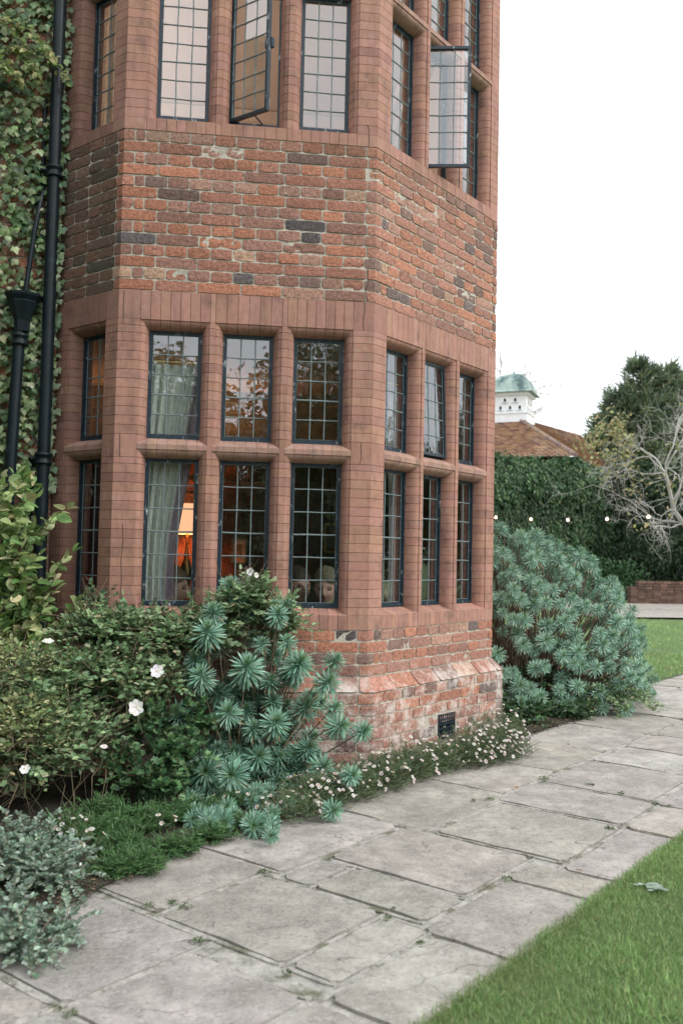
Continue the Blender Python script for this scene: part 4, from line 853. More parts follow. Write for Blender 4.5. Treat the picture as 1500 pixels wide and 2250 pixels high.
for x, y, r in ros:
    X, Y_ = 300+x/2.68, 1240+y/2.68
    Yw = -.13-.0033*r-(.22 if Y_ > 1700 else .06 if Y_ > 1560 else 0)-(.06 if X > 700 else 0); Yw += random.uniform(-.04, .04)
    if r < 0: r = -r; Yw = -.13-random.uniform(.0, .14)-(.12 if Y_ > 1650 else 0); X = min(X, 330+(1560-Y_)*-.2+430)
    if Y_ > 1770: Yw = min(Yw, -.62)
    p = aty(X, Y_, Yw)
    if p[2] < G+.05: p = atz(X, Y_, G+.06)
    rw = r/2.68/FPX*(p[1]-CAM[1]); v = p-(B0+np.array([0, 0, .1])); ax = unit(unit(v)*.75+np.array([0, -.55, .35])+RNG.normal(0, .12, 3))
    stem(st, B0+np.array([*RNG.normal(0, .05, 2), 0]), p-ax*.045, ax, .0058)
    put_rosette(sp, p, ax, rw/.083*random.uniform(.98, 1.18))
part(st, 'stems', M['twig'], sp)
# the big bush beyond the bay
LV = [rosette_mesh('leaf_rosette', n_, L_, s_) for n_, L_, s_ in ((100, .082, 0), (92, .078, 2), (108, .08, 4), (86, .074, 1))]
for o in LV:
    for d_ in o.data.attributes['col'].data: c_ = d_.color; d_.color = (c_[0]*1.22+.02, c_[1]*1.12+.02, c_[2]*1.12+.03, 1)
vmesh = [o.data for o in LV]
for o in LV: bpy.data.objects.remove(o)
bush = empty('spurge_bush', 'big rounded blue green spurge bush beside the path beyond the bay', 'bush', 'spurge plants beside the bay')
CB = np.array([3.15, 2.75, G]); st = MB(); cand = []
def bush_r(th, ph):   # outline radius by direction
    v = np.array([math.cos(ph)*math.cos(th), math.cos(ph)*math.sin(th), math.sin(ph)]); return v
tries = 0; rs_ = []
while len(cand) < 390 and tries < 40000:
    tries += 1; th = random.uniform(0, 2*math.pi); ph = math.asin(random.uniform(-.02, 1)); v = bush_r(th, ph)
    rad = np.array([1.16, 1.05, 1.34]); lumpy = 1+.10*noise.noise(Vector(tuple(v*2.2)))-.0
    p = CB+v*rad*lumpy*random.choice((1, 1, 1.03, .96, .9, .82))*(1+.05*random.random()); p[0] += -.22*max(0, p[2]-G-.9)*1.0
    p[2] += .08
    if p[0]-p[1]*1.0 < -1.2 and p[0] < 2.3: continue
    if p[0] < 2.53: continue
    if p[1] > 3.3 and random.random() < .6: continue
    if all(np.linalg.norm(p-c_[0]) > .083 for c_ in cand): cand.append((p, v))
cand.sort(key=lambda c_: np.linalg.norm(c_[0]-CAM)+.3*(c_[0][0] < 2.4))
rest = MB()
for i, (p, v) in enumerate(cand):
    ax = unit(v*.8+np.array([-.02, -.18, .35])+RNG.normal(0, .12, 3)); root = CB+np.array([*RNG.normal(0, .2, 2), 0])+np.array([*(p-CB)[:2]*.25, 0])
    stem(st, root, p-ax*.05, ax, .0078, (.20, .145, .105)); sc = random.uniform(.68, 1.05)
    if i < 100: put_rosette(bush, p, ax, sc)
    else:
        me = random.choice(vmesh); nv = len(me.vertices); V = np.empty(nv*3, np.float32); me.vertices.foreach_get('co', V); V = V.reshape(-1, 3); C = np.empty(nv*4, np.float32); me.attributes['col'].data.foreach_get('color', C)
        Rm = np.array(Vector(tuple(ax)).to_track_quat('Z', 'Y').to_matrix()); F = np.empty(len(me.loops), np.int32); me.loops.foreach_get('vertex_index', F)
        rest.add(V@Rm.T*sc+p, F.reshape(-1, 3), C.reshape(-1, 4)[:, :3])
part(st, 'stems', M['twig'], bush); tag(part(rest, 'back_rosettes', M['waxy'], bush), kind='stuff')
# ------------------------------------------------------------------ mixed planting left of the bay
def sprig(lv, tw, a, d, L_, nl, tpl, size, cols, droop=.5, r=.002, tcol=(.16, .1, .06), wid=.5, pairs=True):
    """a shoot with leaves set along it"""
    d = unit(np.array(d, float)); ts = np.linspace(0, 1, 9)[:, None]; w = RNG.normal(0, .12, 3)
    pts = np.array(a)+ts*L_*d+ts**2*L_*np.array([0, 0, -droop*.5])+ts*(1-ts)*w*L_
    tube(tw, pts, np.linspace(r, r*.4, 9), 4, tcol, cap=False)
    k = nl; t_ = np.linspace(.15, 1, k); pos = np.array([np.interp(t_, ts[:, 0], pts[:, q]) for q in range(3)]).T
    side = unit(np.cross(d, [0, 0, 1.])+1e-3); sg = np.where(np.arange(k) % 2 == 0, 1, -1)[:, None]; dr = unit(d*.6+side*sg*.9+RNG.normal(0, .3, (k, 3))); dr[-1] = d
    nr = unit(np.array([0, -.35, 1.])+RNG.normal(0, .35, (k, 3))); instance(lv, tpl, pos, dr, nr, size*RNG.uniform(.65, 1.2, k), pal(k, *cols))
def thicket(name, label, cat, blobs, tpl, size, cols, nshoot, shootL, nl, inner=None, droop=.5, ts=.0018, tcol=(.16, .1, .06), m_='leaf', extra=0):
    t = empty(name, label, cat); lv = MB(); tw = MB(); wt = np.array([b[2] for b in blobs]); wt = wt/wt.sum()
    for i in range(nshoot):
        c, r, _ = blobs[RNG.choice(len(blobs), p=wt)]; d = rdir(1)[0]; d[2] = abs(d[2])*.9-.1; d[1] = -abs(d[1]) if random.random() < .75 else d[1]
        a = np.array(c)+d*np.array(r)*random.uniform(.3, .95); a[2] = max(a[2], G+.03); dd = d+np.array([0, -.15, .45])+RNG.normal(0, .4, 3)
        sprig(lv, tw, a, dd, shootL*random.uniform(.6, 1.3), nl, tpl, size, cols, droop, ts, tcol)
    for i in range(extra):      # leafless crossing twigs
        c, r, _ = blobs[RNG.choice(len(blobs), p=wt)]; a = np.array(c)+rdir(1)[0]*np.array(r)*.8; a[2] = max(a[2], G+.05); b = a+rdir(1)[0]*shootL*1.6; b[2] = max(b[2], G+.03); mid = (a+b)/2+RNG.normal(0, .03, 3); tube(tw, [a, mid, b], [ts*1.2, ts, ts*.5], 4, (.2, .155, .1), cap=False)
    if inner:
        for c, r, w in blobs: clump(c, np.array(r)*.85, int(inner*w), tpl, size, (np.array(cols[0])*.7,)+tuple(cols[1:]), mb=lv, flat=True)
    V = [v for v in lv.V]
    part(lv, 'foliage', M[m_], t); part(tw, 'twigs', M['twig'], t); return t
def Bz(x, y, r, w=1): return (atz(x, y, G+.02), r, w)
def B(x, y, Y, r, w=1): c = aty(x, y, Y); c[2] = max(c[2], G+.05); return (c, r, w)
YG = ([(.33, .44, .18), (.24, .37, .13), (.50, .54, .28), (.15, .27, .09), (.6, .55, .32)], [4, 4, 3, 3, 1])
def bigleaf():
    t = empty('broadleaf_shrub', 'broad leaved yellow green shrub at the left edge below the ivy', 'shrub'); lv = MB(); tw = MB()
    ends = [(150, 1105), (115, 1130), (60, 1090), (160, 1200), (140, 1215), (110, 1250), (185, 1300), (165, 1340), (120, 1290), (170, 1385), (130, 1400), (80, 1160), (40, 1130), (20, 1200), (60, 1230), (95, 1330), (30, 1300), (10, 1370), (60, 1400), (110, 1440), (20, 1440), (75, 1310), (0, 1100), (10, 1250), (85, 1460), (40, 1060), (5, 1040), (30, 1500), (70, 1540), (5, 1560), (120, 1500), (45, 1350), (90, 1205), (100, 1385)]
    for x, y in ends:
        b = aty(x, y, -.12+random.uniform(-.16, .08)); a = aty(x-60-random.uniform(0, 60), y+90+random.uniform(0, 80), .02); a[2] = max(a[2], G)
        sprig(lv, tw, a, b-a, np.linalg.norm(b-a), 15, T_OVAL, .076, YG, droop=.12, r=.0035, tcol=(.11, .055, .045))
    for x, y in [(30, 1250), (0, 1400), (60, 1420), (20, 1520), (0, 1130), (40, 1180), (70, 1320), (10, 1320), (90, 1400), (40, 1080)]: clump(aty(x, y, -.05), (.10, .1, .12), 60, T_OVAL, .07, YG, mb=lv, flat=True)
    root = aty(10, 1500, .05); root[2] = G
    for x, y in ((60, 1180), (90, 1330), (0, 1200), (40, 1300)): a = aty(x, y, 0); tube(tw, [root, (root+a)/2+np.array([-.04, 0, .05]), a], [.011, .008, .004], 6, (.1, .055, .045))
    part(lv, 'foliage', M['leaf'], t); part(tw, 'branches', M['twig'], t)
bigleaf()
ROSE = ([(.21, .34, .17), (.30, .42, .23), (.15, .25, .12), (.40, .49, .26), (.48, .46, .28)], [4, 4, 4, 1.6, .5])
thicket('rose_bush', 'tangled rose bush with small leaves under the left front window', 'bush',
        [B(250, 1400, -.28, (.22, .16, .10), 1.1), B(370, 1420, -.24, (.22, .14, .12), 1.1), B(470, 1400, -.18, (.15, .12, .14), .7), B(180, 1500, -.42, (.28, .2, .14), 1.3), B(300, 1510, -.38, (.22, .18, .14), 1.2), B(70, 1560, -.55, (.26, .2, .16), 1.3), B(150, 1640, -.62, (.26, .2, .14), 1.1), B(40, 1680, -.72, (.22, .18, .14), .9), B(540, 1340, -.16, (.12, .10, .12), .7), B(610, 1380, -.14, (.12, .08, .12), .5)],
        T_OVAL, .033, ROSE, 1000, .17, 11, inner=480, extra=700)
thicket('rose_bush', 'yellowing rose stems spilling at the far left under the broad leaved shrub', 'bush',
        [B(30, 1480, -.5, (.2, .2, .12), 1), B(60, 1600, -.72, (.2, .18, .12), 1), B(10, 1640, -.8, (.14, .14, .16), .7)], T_DIAM, .03, ([(.32, .41, .18), (.22, .31, .14), (.42, .44, .23)],), 260, .16, 10, inner=120, extra=120)
thicket('tall_rose_stem', 'slender rose shoot with pinnate leaves rising before the middle window', 'rose', [B(560, 1310, -.2, (.05, .05, .06), 1), B(545, 1350, -.2, (.08, .06, .08), 1)], T_OVAL, .026, ([(.1, .17, .08), (.15, .21, .1)],), 40, .09, 8)
thicket('red_stem_plant', 'leafy green plant with fine red stems under the left front window', 'plant', [B(215, 1345, -.12, (.05, .05, .09), .7), B(300, 1370, -.16, (.16, .08, .05), 1), B(400, 1375, -.15, (.14, .08, .05), 1), B(230, 1420, -.2, (.1, .08, .07), .8)], T_GERAN, .026, ([(.09, .17, .08), (.06, .12, .06), (.12, .21, .12)],), 120, .12, 9, tcol=(.28, .07, .05), inner=60)
thicket('cranesbill_plant', 'dark green cranesbill with lobed leaves left of the spurge stems', 'plant', [B(390, 1665, -.62, (.13, .1, .09), 1), B(350, 1730, -.72, (.14, .1, .06), 1), B(330, 1600, -.5, (.1, .1, .12), 1), B(270, 1700, -.66, (.1, .1, .1), .6), B(420, 1600, -.48, (.08, .1, .1), .5)], T_GERAN, .036, ([(.085, .18, .08), (.06, .14, .06), (.15, .26, .11)],), 170, .10, 7, inner=150)
thicket('feathery_ground_plant', 'low feathery dark green cushion at the edge of the path', 'plant', [Bz(310, 1905, (.10, .09, .05), 1), Bz(390, 1868, (.10, .08, .045), 1), Bz(470, 1840, (.1, .07, .04), .8), Bz(250, 1915, (.08, .07, .04), .7), Bz(270, 1870, (.11, .1, .06), 1), Bz(550, 1815, (.1, .06, .03), .6), B(300, 1830, -1.0, (.15, .1, .05), 1), B(230, 1790, -.95, (.12, .1, .07), 1), B(380, 1820, -.9, (.12, .08, .04), .8), B(200, 1890, -1.2, (.14, .1, .05), .8), B(260, 1900, -1.12, (.14, .10, .05), .8), B(330, 1880, -1.0, (.13, .1, .045), .8), B(150, 1830, -1.1, (.12, .12, .07), .8), B(440, 1850, -.82, (.09, .05, .03), .4), B(500, 1850, -.7, (.1, .05, .025), .3)], T_BLADE, .024, ([(.075, .17, .055), (.055, .13, .045), (.12, .23, .08)],), 1500, .05, 12, inner=520, droop=.1, ts=.001, tcol=(.05, .09, .03))
thicket('grey_leaved_shrub', 'trailing grey green shrub with small oval leaves in the bottom left corner', 'shrub', [B(60, 1880, -1.35, (.10, .10, .08), 1), B(110, 1930, -1.45, (.12, .1, .08), 1.2), B(30, 1960, -1.6, (.10, .1, .09), 1), B(80, 2010, -1.66, (.12, .1, .09), 1), Bz(60, 2085, (.09, .08, .07), 1), Bz(130, 2045, (.08, .07, .05), .8), Bz(20, 2040, (.1, .1, .14), 1), B(60, 1840, -1.35, (.12, .1, .08), .8), B(120, 2050, -1.7, (.09, .08, .05), .6), B(150, 1990, -1.5, (.09, .08, .04), .6), B(0, 1900, -1.55, (.08, .08, .12), .6)], T_OVAL, .019, ([(.27, .37, .28), (.20, .29, .21), (.36, .46, .37), (.14, .22, .15)], [4, 3, 2, 2]), 360, .12, 16, inner=260, tcol=(.28, .2, .15), droop=.8)
thicket('undergrowth', 'dark leafy undergrowth beneath the big spurge bush', 'undergrowth', [(np.array([2.75, 1.55, G+.06]), (.28, .25, .13), 1), (np.array([3.2, 1.75, G+.05]), (.3, .18, .1), 1), (np.array([3.1, 2.1, G+.2]), (.4, .3, .2), 1), (np.array([3.35, 3.0, G+.35]), (.75, .4, .35), 1.6), (np.array([3.9, 2.9, G+.2]), (.3, .3, .22), .8)], T_OVAL, .038, ([(.035, .09, .04), (.05, .12, .045), (.08, .16, .06)],), 190, .12, 8, inner=500)
thicket('drooping_fern', 'pale green drooping fronds spilling onto the path under the big spurge bush', 'plant', [(np.array([3.62, 1.95, G+.12]), (.22, .12, .07), 1), (np.array([3.85, 2.1, G+.11]), (.16, .1, .06), .7)], T_OVAL, .040, ([(.2, .29, .14), (.13, .22, .1), (.26, .33, .18)],), 60, .26, 14, droop=1.3, ts=.0025, tcol=(.2, .22, .1))
# white roses
def rose(x, y, Y, r, label, face=(0, -1, .5), n=6):
    t = empty('white_rose', label, 'flower', 'white roses'); c = aty(x, y, Y); mb = MB(); ax = unit(np.array(face, float)+RNG.normal(0, .15, 3))
    q = np.array(Vector(tuple(ax)).to_track_quat('Z', 'Y').to_matrix()); a = np.linspace(0, 2*np.pi, n, endpoint=False)+random.random()
    d = np.stack([np.cos(a), np.sin(a), np.full(n, .28)+RNG.normal(0, .12, n)], 1)@q.T
    pet = fan([(-.06, 0, 0), (.06, 0, 0), (.45, .38, .05), (.64, .75, .12), (.42, 1.0, .08), (.05, .92, .12), (-.3, 1.04, .06), (-.62, .8, .12), (-.5, .4, .05)], (0, .5, -.06))
    instance(mb, pet, np.tile(c, (n, 1)), d, np.tile(ax, (n, 1)), r*RNG.uniform(.85, 1.1, n), pal(n, [(.92, .92, .90)], None, .02)); part(mb, 'petals', M['petal'], t)
    mb = MB(); clump(c+ax*.004, (.006,)*3, 24, T_DIAM, .004, ([(.6, .5, .2)],), mb=mb); part(mb, 'stamens', M['petal'], t)
    mb = MB(); tube(mb, [c, c-ax*.02+np.array([0, 0, -.03]), c+np.array([random.uniform(-.03, .03), .03, -.12])], .0016, 5, (.12, .17, .07)); part(mb, 'stem', M['twig'], t)
rose(345, 1477, -.78, .033, 'large open white rose left of the spurge, the highest of the two wide open ones'); rose(300, 1555, -.86, .034, 'wide open white rose below and left of the other open bloom'); rose(105, 1412, -.62, .026, 'cupped white rose beneath the yellow green shrub', (.3, -.6, 1)); rose(228, 1643, -1.0, .017, 'half closed white rose bud low in the tangled twigs', (.2, -.3, 1), 4)
rose(55, 1692, -1.1, .022, 'small white rose low at the far left edge of the bed', (-.2, -.5, .6)); rose(82, 1805, -1.25, .013, 'tiny white rose bud above the grey leaved shrub', (0, -.2, 1), 4); rose(550, 1256, -.3, .020, 'left white rose of the pair before the middle window', (-.3, -1, .3), 5); rose(562, 1264, -.3, .015, 'right white rose of the pair before the middle window', (.6, -.8, .1), 4)
# daisies
def daisy_mesh(n, closed=0):
    mb = MB(); a = np.linspace(0, 2*np.pi, n, endpoint=False); d = np.stack([np.cos(a), np.sin(a), np.full(n, .15+closed)], 1)
    instance(mb, (np.array([(-.12, .15, 0), (.12, .15, 0), (.16, .8, .02), (0, 1, 0), (-.16, .8, .02)], float), np.array([(0, 1, 2), (0, 2, 3), (0, 3, 4)])), np.zeros((n, 3)), d, np.tile([0, 0, 1.], (n, 1)), .0105, pal(n, [(.8, .78, .78), (.72, .6, .64)] if closed else [(.84, .83, .82)], None, .04))
    lathe(mb, [(.0036, 0), (.0034, .002), (.0018, .0034), (0.0001, .0037)], 8, (0, 0, 0), (.62, .48, .08)); return mb.build('daisy_flower', M['petal'])
dm = [daisy_mesh(16), daisy_mesh(14, .5), daisy_mesh(15, .15), daisy_mesh(12, 1.2)]; dmesh = [o.data for o in dm]
for o in dm: bpy.data.objects.remove(o)
def daisies(label, blobs, nf, nl):
    t = empty('daisy_clump', label, 'daisies', 'daisy clumps along the foot of the bay'); lv = MB(); tw = MB(); wt = np.array([b[2] for b in blobs]); wt = wt/wt.sum()
    cols = ([(.11, .18, .08), (.08, .14, .06), (.16, .22, .115), (.21, .23, .14), (.26, .17, .11)], [4, 3, 3, 1.4, .4])
    for i in range(nl):
        c, r, _ = blobs[RNG.choice(len(blobs), p=wt)]; d = rdir(1)[0]; d[2] = abs(d[2]); a = np.array(c)+d*np.array(r)*random.uniform(.2, .95); a[2] = max(a[2], G+.01)
        sprig(lv, tw, a, d+np.array([0, -.1, .6]), random.uniform(.03, .07), 13, T_BLADE, .019, cols, .3, .0008, (.12, .13, .07))
    for i in range(nf):
        c, r, _ = blobs[RNG.choice(len(blobs), p=wt)]; d = rdir(1)[0]; d[2] = abs(d[2])*.9+.1; d[1] = -abs(d[1]) if random.random() < .7 else d[1]; d = unit(d)
        p = np.array(c)+d*np.array(r)*random.uniform(.95, 1.12)+np.array([0, 0, .025]); p[2] = max(p[2], G+.015)
        o = bpy.data.objects.new('daisy_flower', random.choice(dmesh)); COL.objects.link(o); o.parent = t; o.location = p; ax = Vector(tuple(unit(d*.7+np.array([0, -.3, .8])+RNG.normal(0, .3, 3)))); o.rotation_mode = 'QUATERNION'; o.rotation_quaternion = ax.to_track_quat('Z', 'Y'); o.scale = (random.uniform(.9, 1.3),)*3
        tube(tw, [p, p*.5+(np.array(c)+d*np.array(r)*.8)*.5+RNG.normal(0, .006, 3), np.array(c)+d*np.array(r)*.6], .0007, 3, (.13, .15, .08), cap=False)
    part(lv, 'foliage', M['leaf'], t); part(tw, 'stems', M['twig'], t); return t
def Bq(p, q, h, rp, rq, w=1): return (pq(p, q, G+.01), (rp, rq, h), w)
daisies('white daisies in the low mat below the spurge stems, left end', [Bq(.32, 1.22, .13, .18, .14), Bq(.52, 1.24, .14, .18, .14), Bq(.08, 1.26, .09, .16, .14, .8)], 98, 1300)
daisies('white daisies in the low mat under the air vent, middle', [Bq(.80, 1.24, .16, .18, .15), Bq(1.05, 1.24, .18, .18, .15), Bq(1.32, 1.26, .16, .18, .15)], 92, 1600)
daisies('white daisies thickly heaped on the path side beyond the air vent', [Bq(1.55, 1.36, .14, .14, .12), Bq(1.75, 1.40, .18, .16, .12), Bq(1.95, 1.40, .18, .15, .12)], 98, 500)
daisies('dense white daisies heaped at the far corner of the plinth', [Bq(1.60, 1.29, .20, .18, .16), Bq(1.83, 1.32, .27, .18, .17), Bq(2.03, 1.32, .27, .17, .17)], 100, 1300)
daisies('few white daisies scattered at the left edge of the path', [B(330, 1900, -1.1, (.14, .08, .03), 1), B(180, 1990, -1.35, (.1, .08, .05), 1), B(160, 1860, -1.2, (.08, .06, .05), 1), B(540, 1860, -.75, (.16, .06, .03), .8)], 26, 60)
# ------------------------------------------------------------------ background
def leafwall(mb, a, b, z0, z1, depth, n, size, cols, bumpy=.25, cap=True):
    a, b = np.array(a, float)[:2], np.array(b, float)[:2]; L_ = np.linalg.norm(b-a); t = (b-a)/L_; nn = np.array([t[1], -t[0]])
    u = RNG.random(n)*L_; z = z0+(z1-z0)*RNG.random(n); k = np.array([noise.noise(Vector((x*.9, y*.9, 1)))+.5*noise.noise(Vector((x*2.6, y*2.6, 4))) for x, y in zip(u, z)])
    top = np.array([.35*noise.noise(Vector((x*.8, 0, 8)))+.25*noise.noise(Vector((x*3, 0, 9))) for x in u]); z = z+top*(z-z0)/(z1-z0)
    off = bumpy*k+RNG.normal(0, .06, n)+.1; P3 = np.concatenate([a+t*u[:, None]+nn*off[:, None], z[:, None]], 1)
    d = np.stack([RNG.normal(0, .5, n), RNG.normal(0, .5, n), -np.ones(n)], 1); nr = np.concatenate([np.tile(nn, (n, 1)), np.full((n, 1), .5)], 1)+RNG.normal(0, .5, (n, 3))
    c = pal(n, *cols)*(1+.5*k[:, None]); instance(mb, T_DIAM, P3, d, nr, size*RNG.uniform(.6, 1.4, n), np.clip(c, .004, 1))
    if cap:
        u = RNG.random(n//3)*L_; off = -RNG.random(n//3)*depth; zt = z1+np.array([.35*noise.noise(Vector((x*.8, 0, 8)))+.25*noise.noise(Vector((x*3, 0, 9))) for x in u])+RNG.normal(0, .08, n//3)
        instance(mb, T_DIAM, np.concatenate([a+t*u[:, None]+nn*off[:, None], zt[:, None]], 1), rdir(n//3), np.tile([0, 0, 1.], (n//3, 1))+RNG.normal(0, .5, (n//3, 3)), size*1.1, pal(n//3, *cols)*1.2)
def hz(y, D): return CAM[2]+0  # placeholder kept simple
def corner_at(x, D, z): q = atd(x, 1236, D); return np.array([q[0], q[1]])
HC = ([(.05, .105, .045), (.07, .135, .055), (.035, .08, .038), (.14, .18, .075), (.10, .17, .07)], [4, 4, 4, .8, 1.6])
a, b, c = corner_at(700, 25.5, 0), corner_at(1346, 30.5, 0), corner_at(1640, 26.5, 0)
t = empty('ivy_hedge', 'tall dark green ivy hedge behind the big spurge bush, below the tiled roof', 'hedge', 'clipped hedges behind the lawn'); mb = MB(); leafwall(mb, a, b, G, 4.42, 1.2, 60000, .125, HC); part(mb, 'foliage', M['leaf'], t)
def slabwall(mb, a, b, z0, z1, th, off, col=(1, 1, 1)):  # solid box, used as a dark core behind the hedge leaves
    tt = (b-a)/np.linalg.norm(b-a); nn = np.array([tt[1], -tt[0]]); Mx = np.eye(4); Mx[:3, 0] = [*tt, 0]; Mx[:3, 1] = [*nn, 0]; Mx[:3, 3] = [*a, 0]; box(mb, 0, np.linalg.norm(b-a), -th+off, off, z0, z1, col, 0, Mx)
mb = MB(); slabwall(mb, a, b, G-.1, 4.2, 1.1, -.12, (.02, .035, .018)); part(mb, 'dark_core', M['farbrick'], t)
t = empty('ivy_hedge', 'darker shaded hedge at the right edge beyond the festoon bulbs', 'hedge', 'clipped hedges behind the lawn'); mb = MB(); HC_SHADED = (np.array(HC[0])*.55, HC[1]); leafwall(mb, b, c, G+.1, 4.4, 1.2, 24000, .125, HC_SHADED); part(mb, 'foliage', M['leaf'], t)  # leaf palette scaled down: this hedge's shade is put into its colour
mb = MB(); slabwall(mb, b, c, G-.1, 4.2, 1.1, -.12, (.01, .018, .01)); part(mb, 'dark_core', M['farbrick'], t)
# low old wall in front of the shaded hedge
t = empty('garden_wall', 'low weathered red brick wall at the foot of the shaded hedge', 'wall'); e0 = atz(1385, 1327, G)[:2]; e1 = atz(1640, 1331, G)[:2]; tt = (e1-e0)/np.linalg.norm(e1-e0); nn = np.array([tt[1], -tt[0]]); Mx = np.eye(4); Mx[:3, 0] = [*tt, 0]; Mx[:3, 1] = [*nn, 0]; Mx[:3, 3] = [*e0, 0]; L_ = np.linalg.norm(e1-e0)
mb = MB()
for r in range(8):
    x = 0
    while x < L_:
        w = random.uniform(.2, .26); h0 = G+r*.085; hh = .66*max(.55, 1-.35*max(0, x-1.4)) if x > .15 else .5
        if h0-G < hh: box(mb, x, min(x+w-.015, L_), -.25+random.uniform(-.01, .01), random.uniform(-.006, .01), h0, h0+.072, np.array((.13, .075, .055))*random.uniform(.6, 1.3), 0, Mx)
        x += w
box(mb, .01, L_, -.22, -.015, G-.05, G+.4, (.14, .12, .1), 0, Mx); part(mb, 'brick_courses', M['farbrick'], t)
def blobtree(name, label, cat, blobs, n, size, cols, trunk=None, tpl=T_DIAM, group=None):
    t = empty(name, label, cat, group); mb = MB(); w = np.array([r[0]*r[2] for _, r in blobs]); w /= w.sum()
    for (c_, r), k in zip(blobs, (w*n).astype(int)): clump(c_, r, k, tpl, size, cols, mb=mb, flat=True)
    part(mb, 'crown', M['leaf'], t)
    if trunk: tb = MB(); tube(tb, trunk[0], trunk[1], 8, (.12, .09, .07)); part(tb, 'trunk', M['bark'], t)
    return t
q = atz(1370, 1322, G); blobtree('garden_shrub', 'small dark shrub at the foot of the hedge corner beside the low wall', 'shrub', [(np.array([q[0], q[1], G+.5]), (.85, .5, .75)), (q+np.array([-.9, .3, .9]), (.7, .5, .5))], 1500, .14, ([(.04, .10, .04), (.07, .15, .06)],))
# outbuilding with tiled hip roof, gablet light, white dovecote cupola
ob = empty('dovecote_house', 'outbuilding with orange tiled hip roof carrying a white dovecote turret', 'building')
ccen = atd(1151, 1236, 35); dl = unit(CR[:2]); phi = R(24); vL = -(dl*math.cos(phi))+unit(CF[:2])*math.sin(phi); vR = unit(CF[:2])*math.cos(phi)+dl*math.sin(phi)
vL = np.array([-math.cos(phi)*dl[0]+math.sin(phi)*unit(CF[:2])[0], -math.cos(phi)*dl[1]+math.sin(phi)*unit(CF[:2])[1]]); c0 = ccen[:2]
def zat(y, D, x=1151): return atd(x, y, D)[2]
sd_ = 1.25
def sq(off, s): o = c0+(vL+vR)*(-off); return [o, o+vL*(s+2*off), o+(vL+vR)*(s+2*off), o+vR*(s+2*off)]
def sqbox(mb, off, z0, z1, s=sd_, col=(1, 1, 1), mi=0):
    A = sq(off, s); V = [(*p, z0) for p in A]+[(*p, z1) for p in A]; mb.add(V, HEX, col, mi)
zb_, zm, zt_, zd = zat(938, 35)-.3, zat(904, 35), zat(858, 35), zat(809, 35)
mb = MB(); sqbox(mb, .0, zm, zt_); sqbox(mb, .07, zb_-.5, zm-.02); sqbox(mb, .10, zm-.02, zm+.03); sqbox(mb, .09, zt_-.10, zt_+.02); part(mb, 'turret', M['white'], ob)
mb = MB(); n_ = 12; prf = []
for i in range(n_+1):
    f = i/n_; h = f; w = (.5*(sd_)+.32)*(1-f)**.0
    prf.append((f,))
H_ = (zd-zt_); pro = [(1.0, 0), (.93, .04), (.86, .12), (.82, .26), (.78, .42), (.71, .58), (.59, .74), (.42, .88), (.22, .96), (.1, .99), (.045, 1.0), (.05, 1.07), (.03, 1.12), (.0, 1.14)]
cc = c0+(vL+vR)*sd_/2; hw = sd_/2+.27; V = []
for w, h in pro:
    for su, sv in ((-1, -1), (1, -1), (1, 1), (-1, 1)): p = cc+vL*su*hw*w+vR*sv*hw*w; V.append((*p, zt_+.02+H_*h))
F = [(4*i+j, 4*i+(j+1) % 4, 4*i+4+(j+1) % 4, 4*i+4+j) for i in range(len(pro)-1) for j in range(4)]+[(0, 1, 2, 3)]
mb.add(V, F); part(mb, 'copper_dome', M['copper'], ob)
for k, (o_, v) in enumerate(((c0, vL), (c0, vR))):
    nv_ = -vR if k == 0 else -vL
    for row, (zz, us) in enumerate(((zt_-.30, (.42, .83)), (zt_-.60, (.24, .62, 1.0)))):
        for u in us:
            mb = MB(); Mx = np.eye(4); Mx[:3, 0] = [*v, 0]; Mx[:3, 1] = [*nv_, 0]; Mx[:3, 3] = [*o_, 0]
            an = np.linspace(0, math.pi, 7); pts = [(u+.045*math.cos(a_), zz+.05+.045*math.sin(a_)) for a_ in an]+[(u-.045, zz-.05), (u+.045, zz-.05)]
            V = np.array([(x, .004, z) for x, z in pts])@Mx[:3, :3].T+Mx[:3, 3]; mb.add(V, [tuple(range(len(pts)))], (1, 1, 1), 1); box(mb, u-.10, u+.10, 0.002, .09, zz-.075, zz-.055, (1, 1, 1), 0, Mx); part(mb, 'nest_hole', [M['white'], M['dark']], ob)
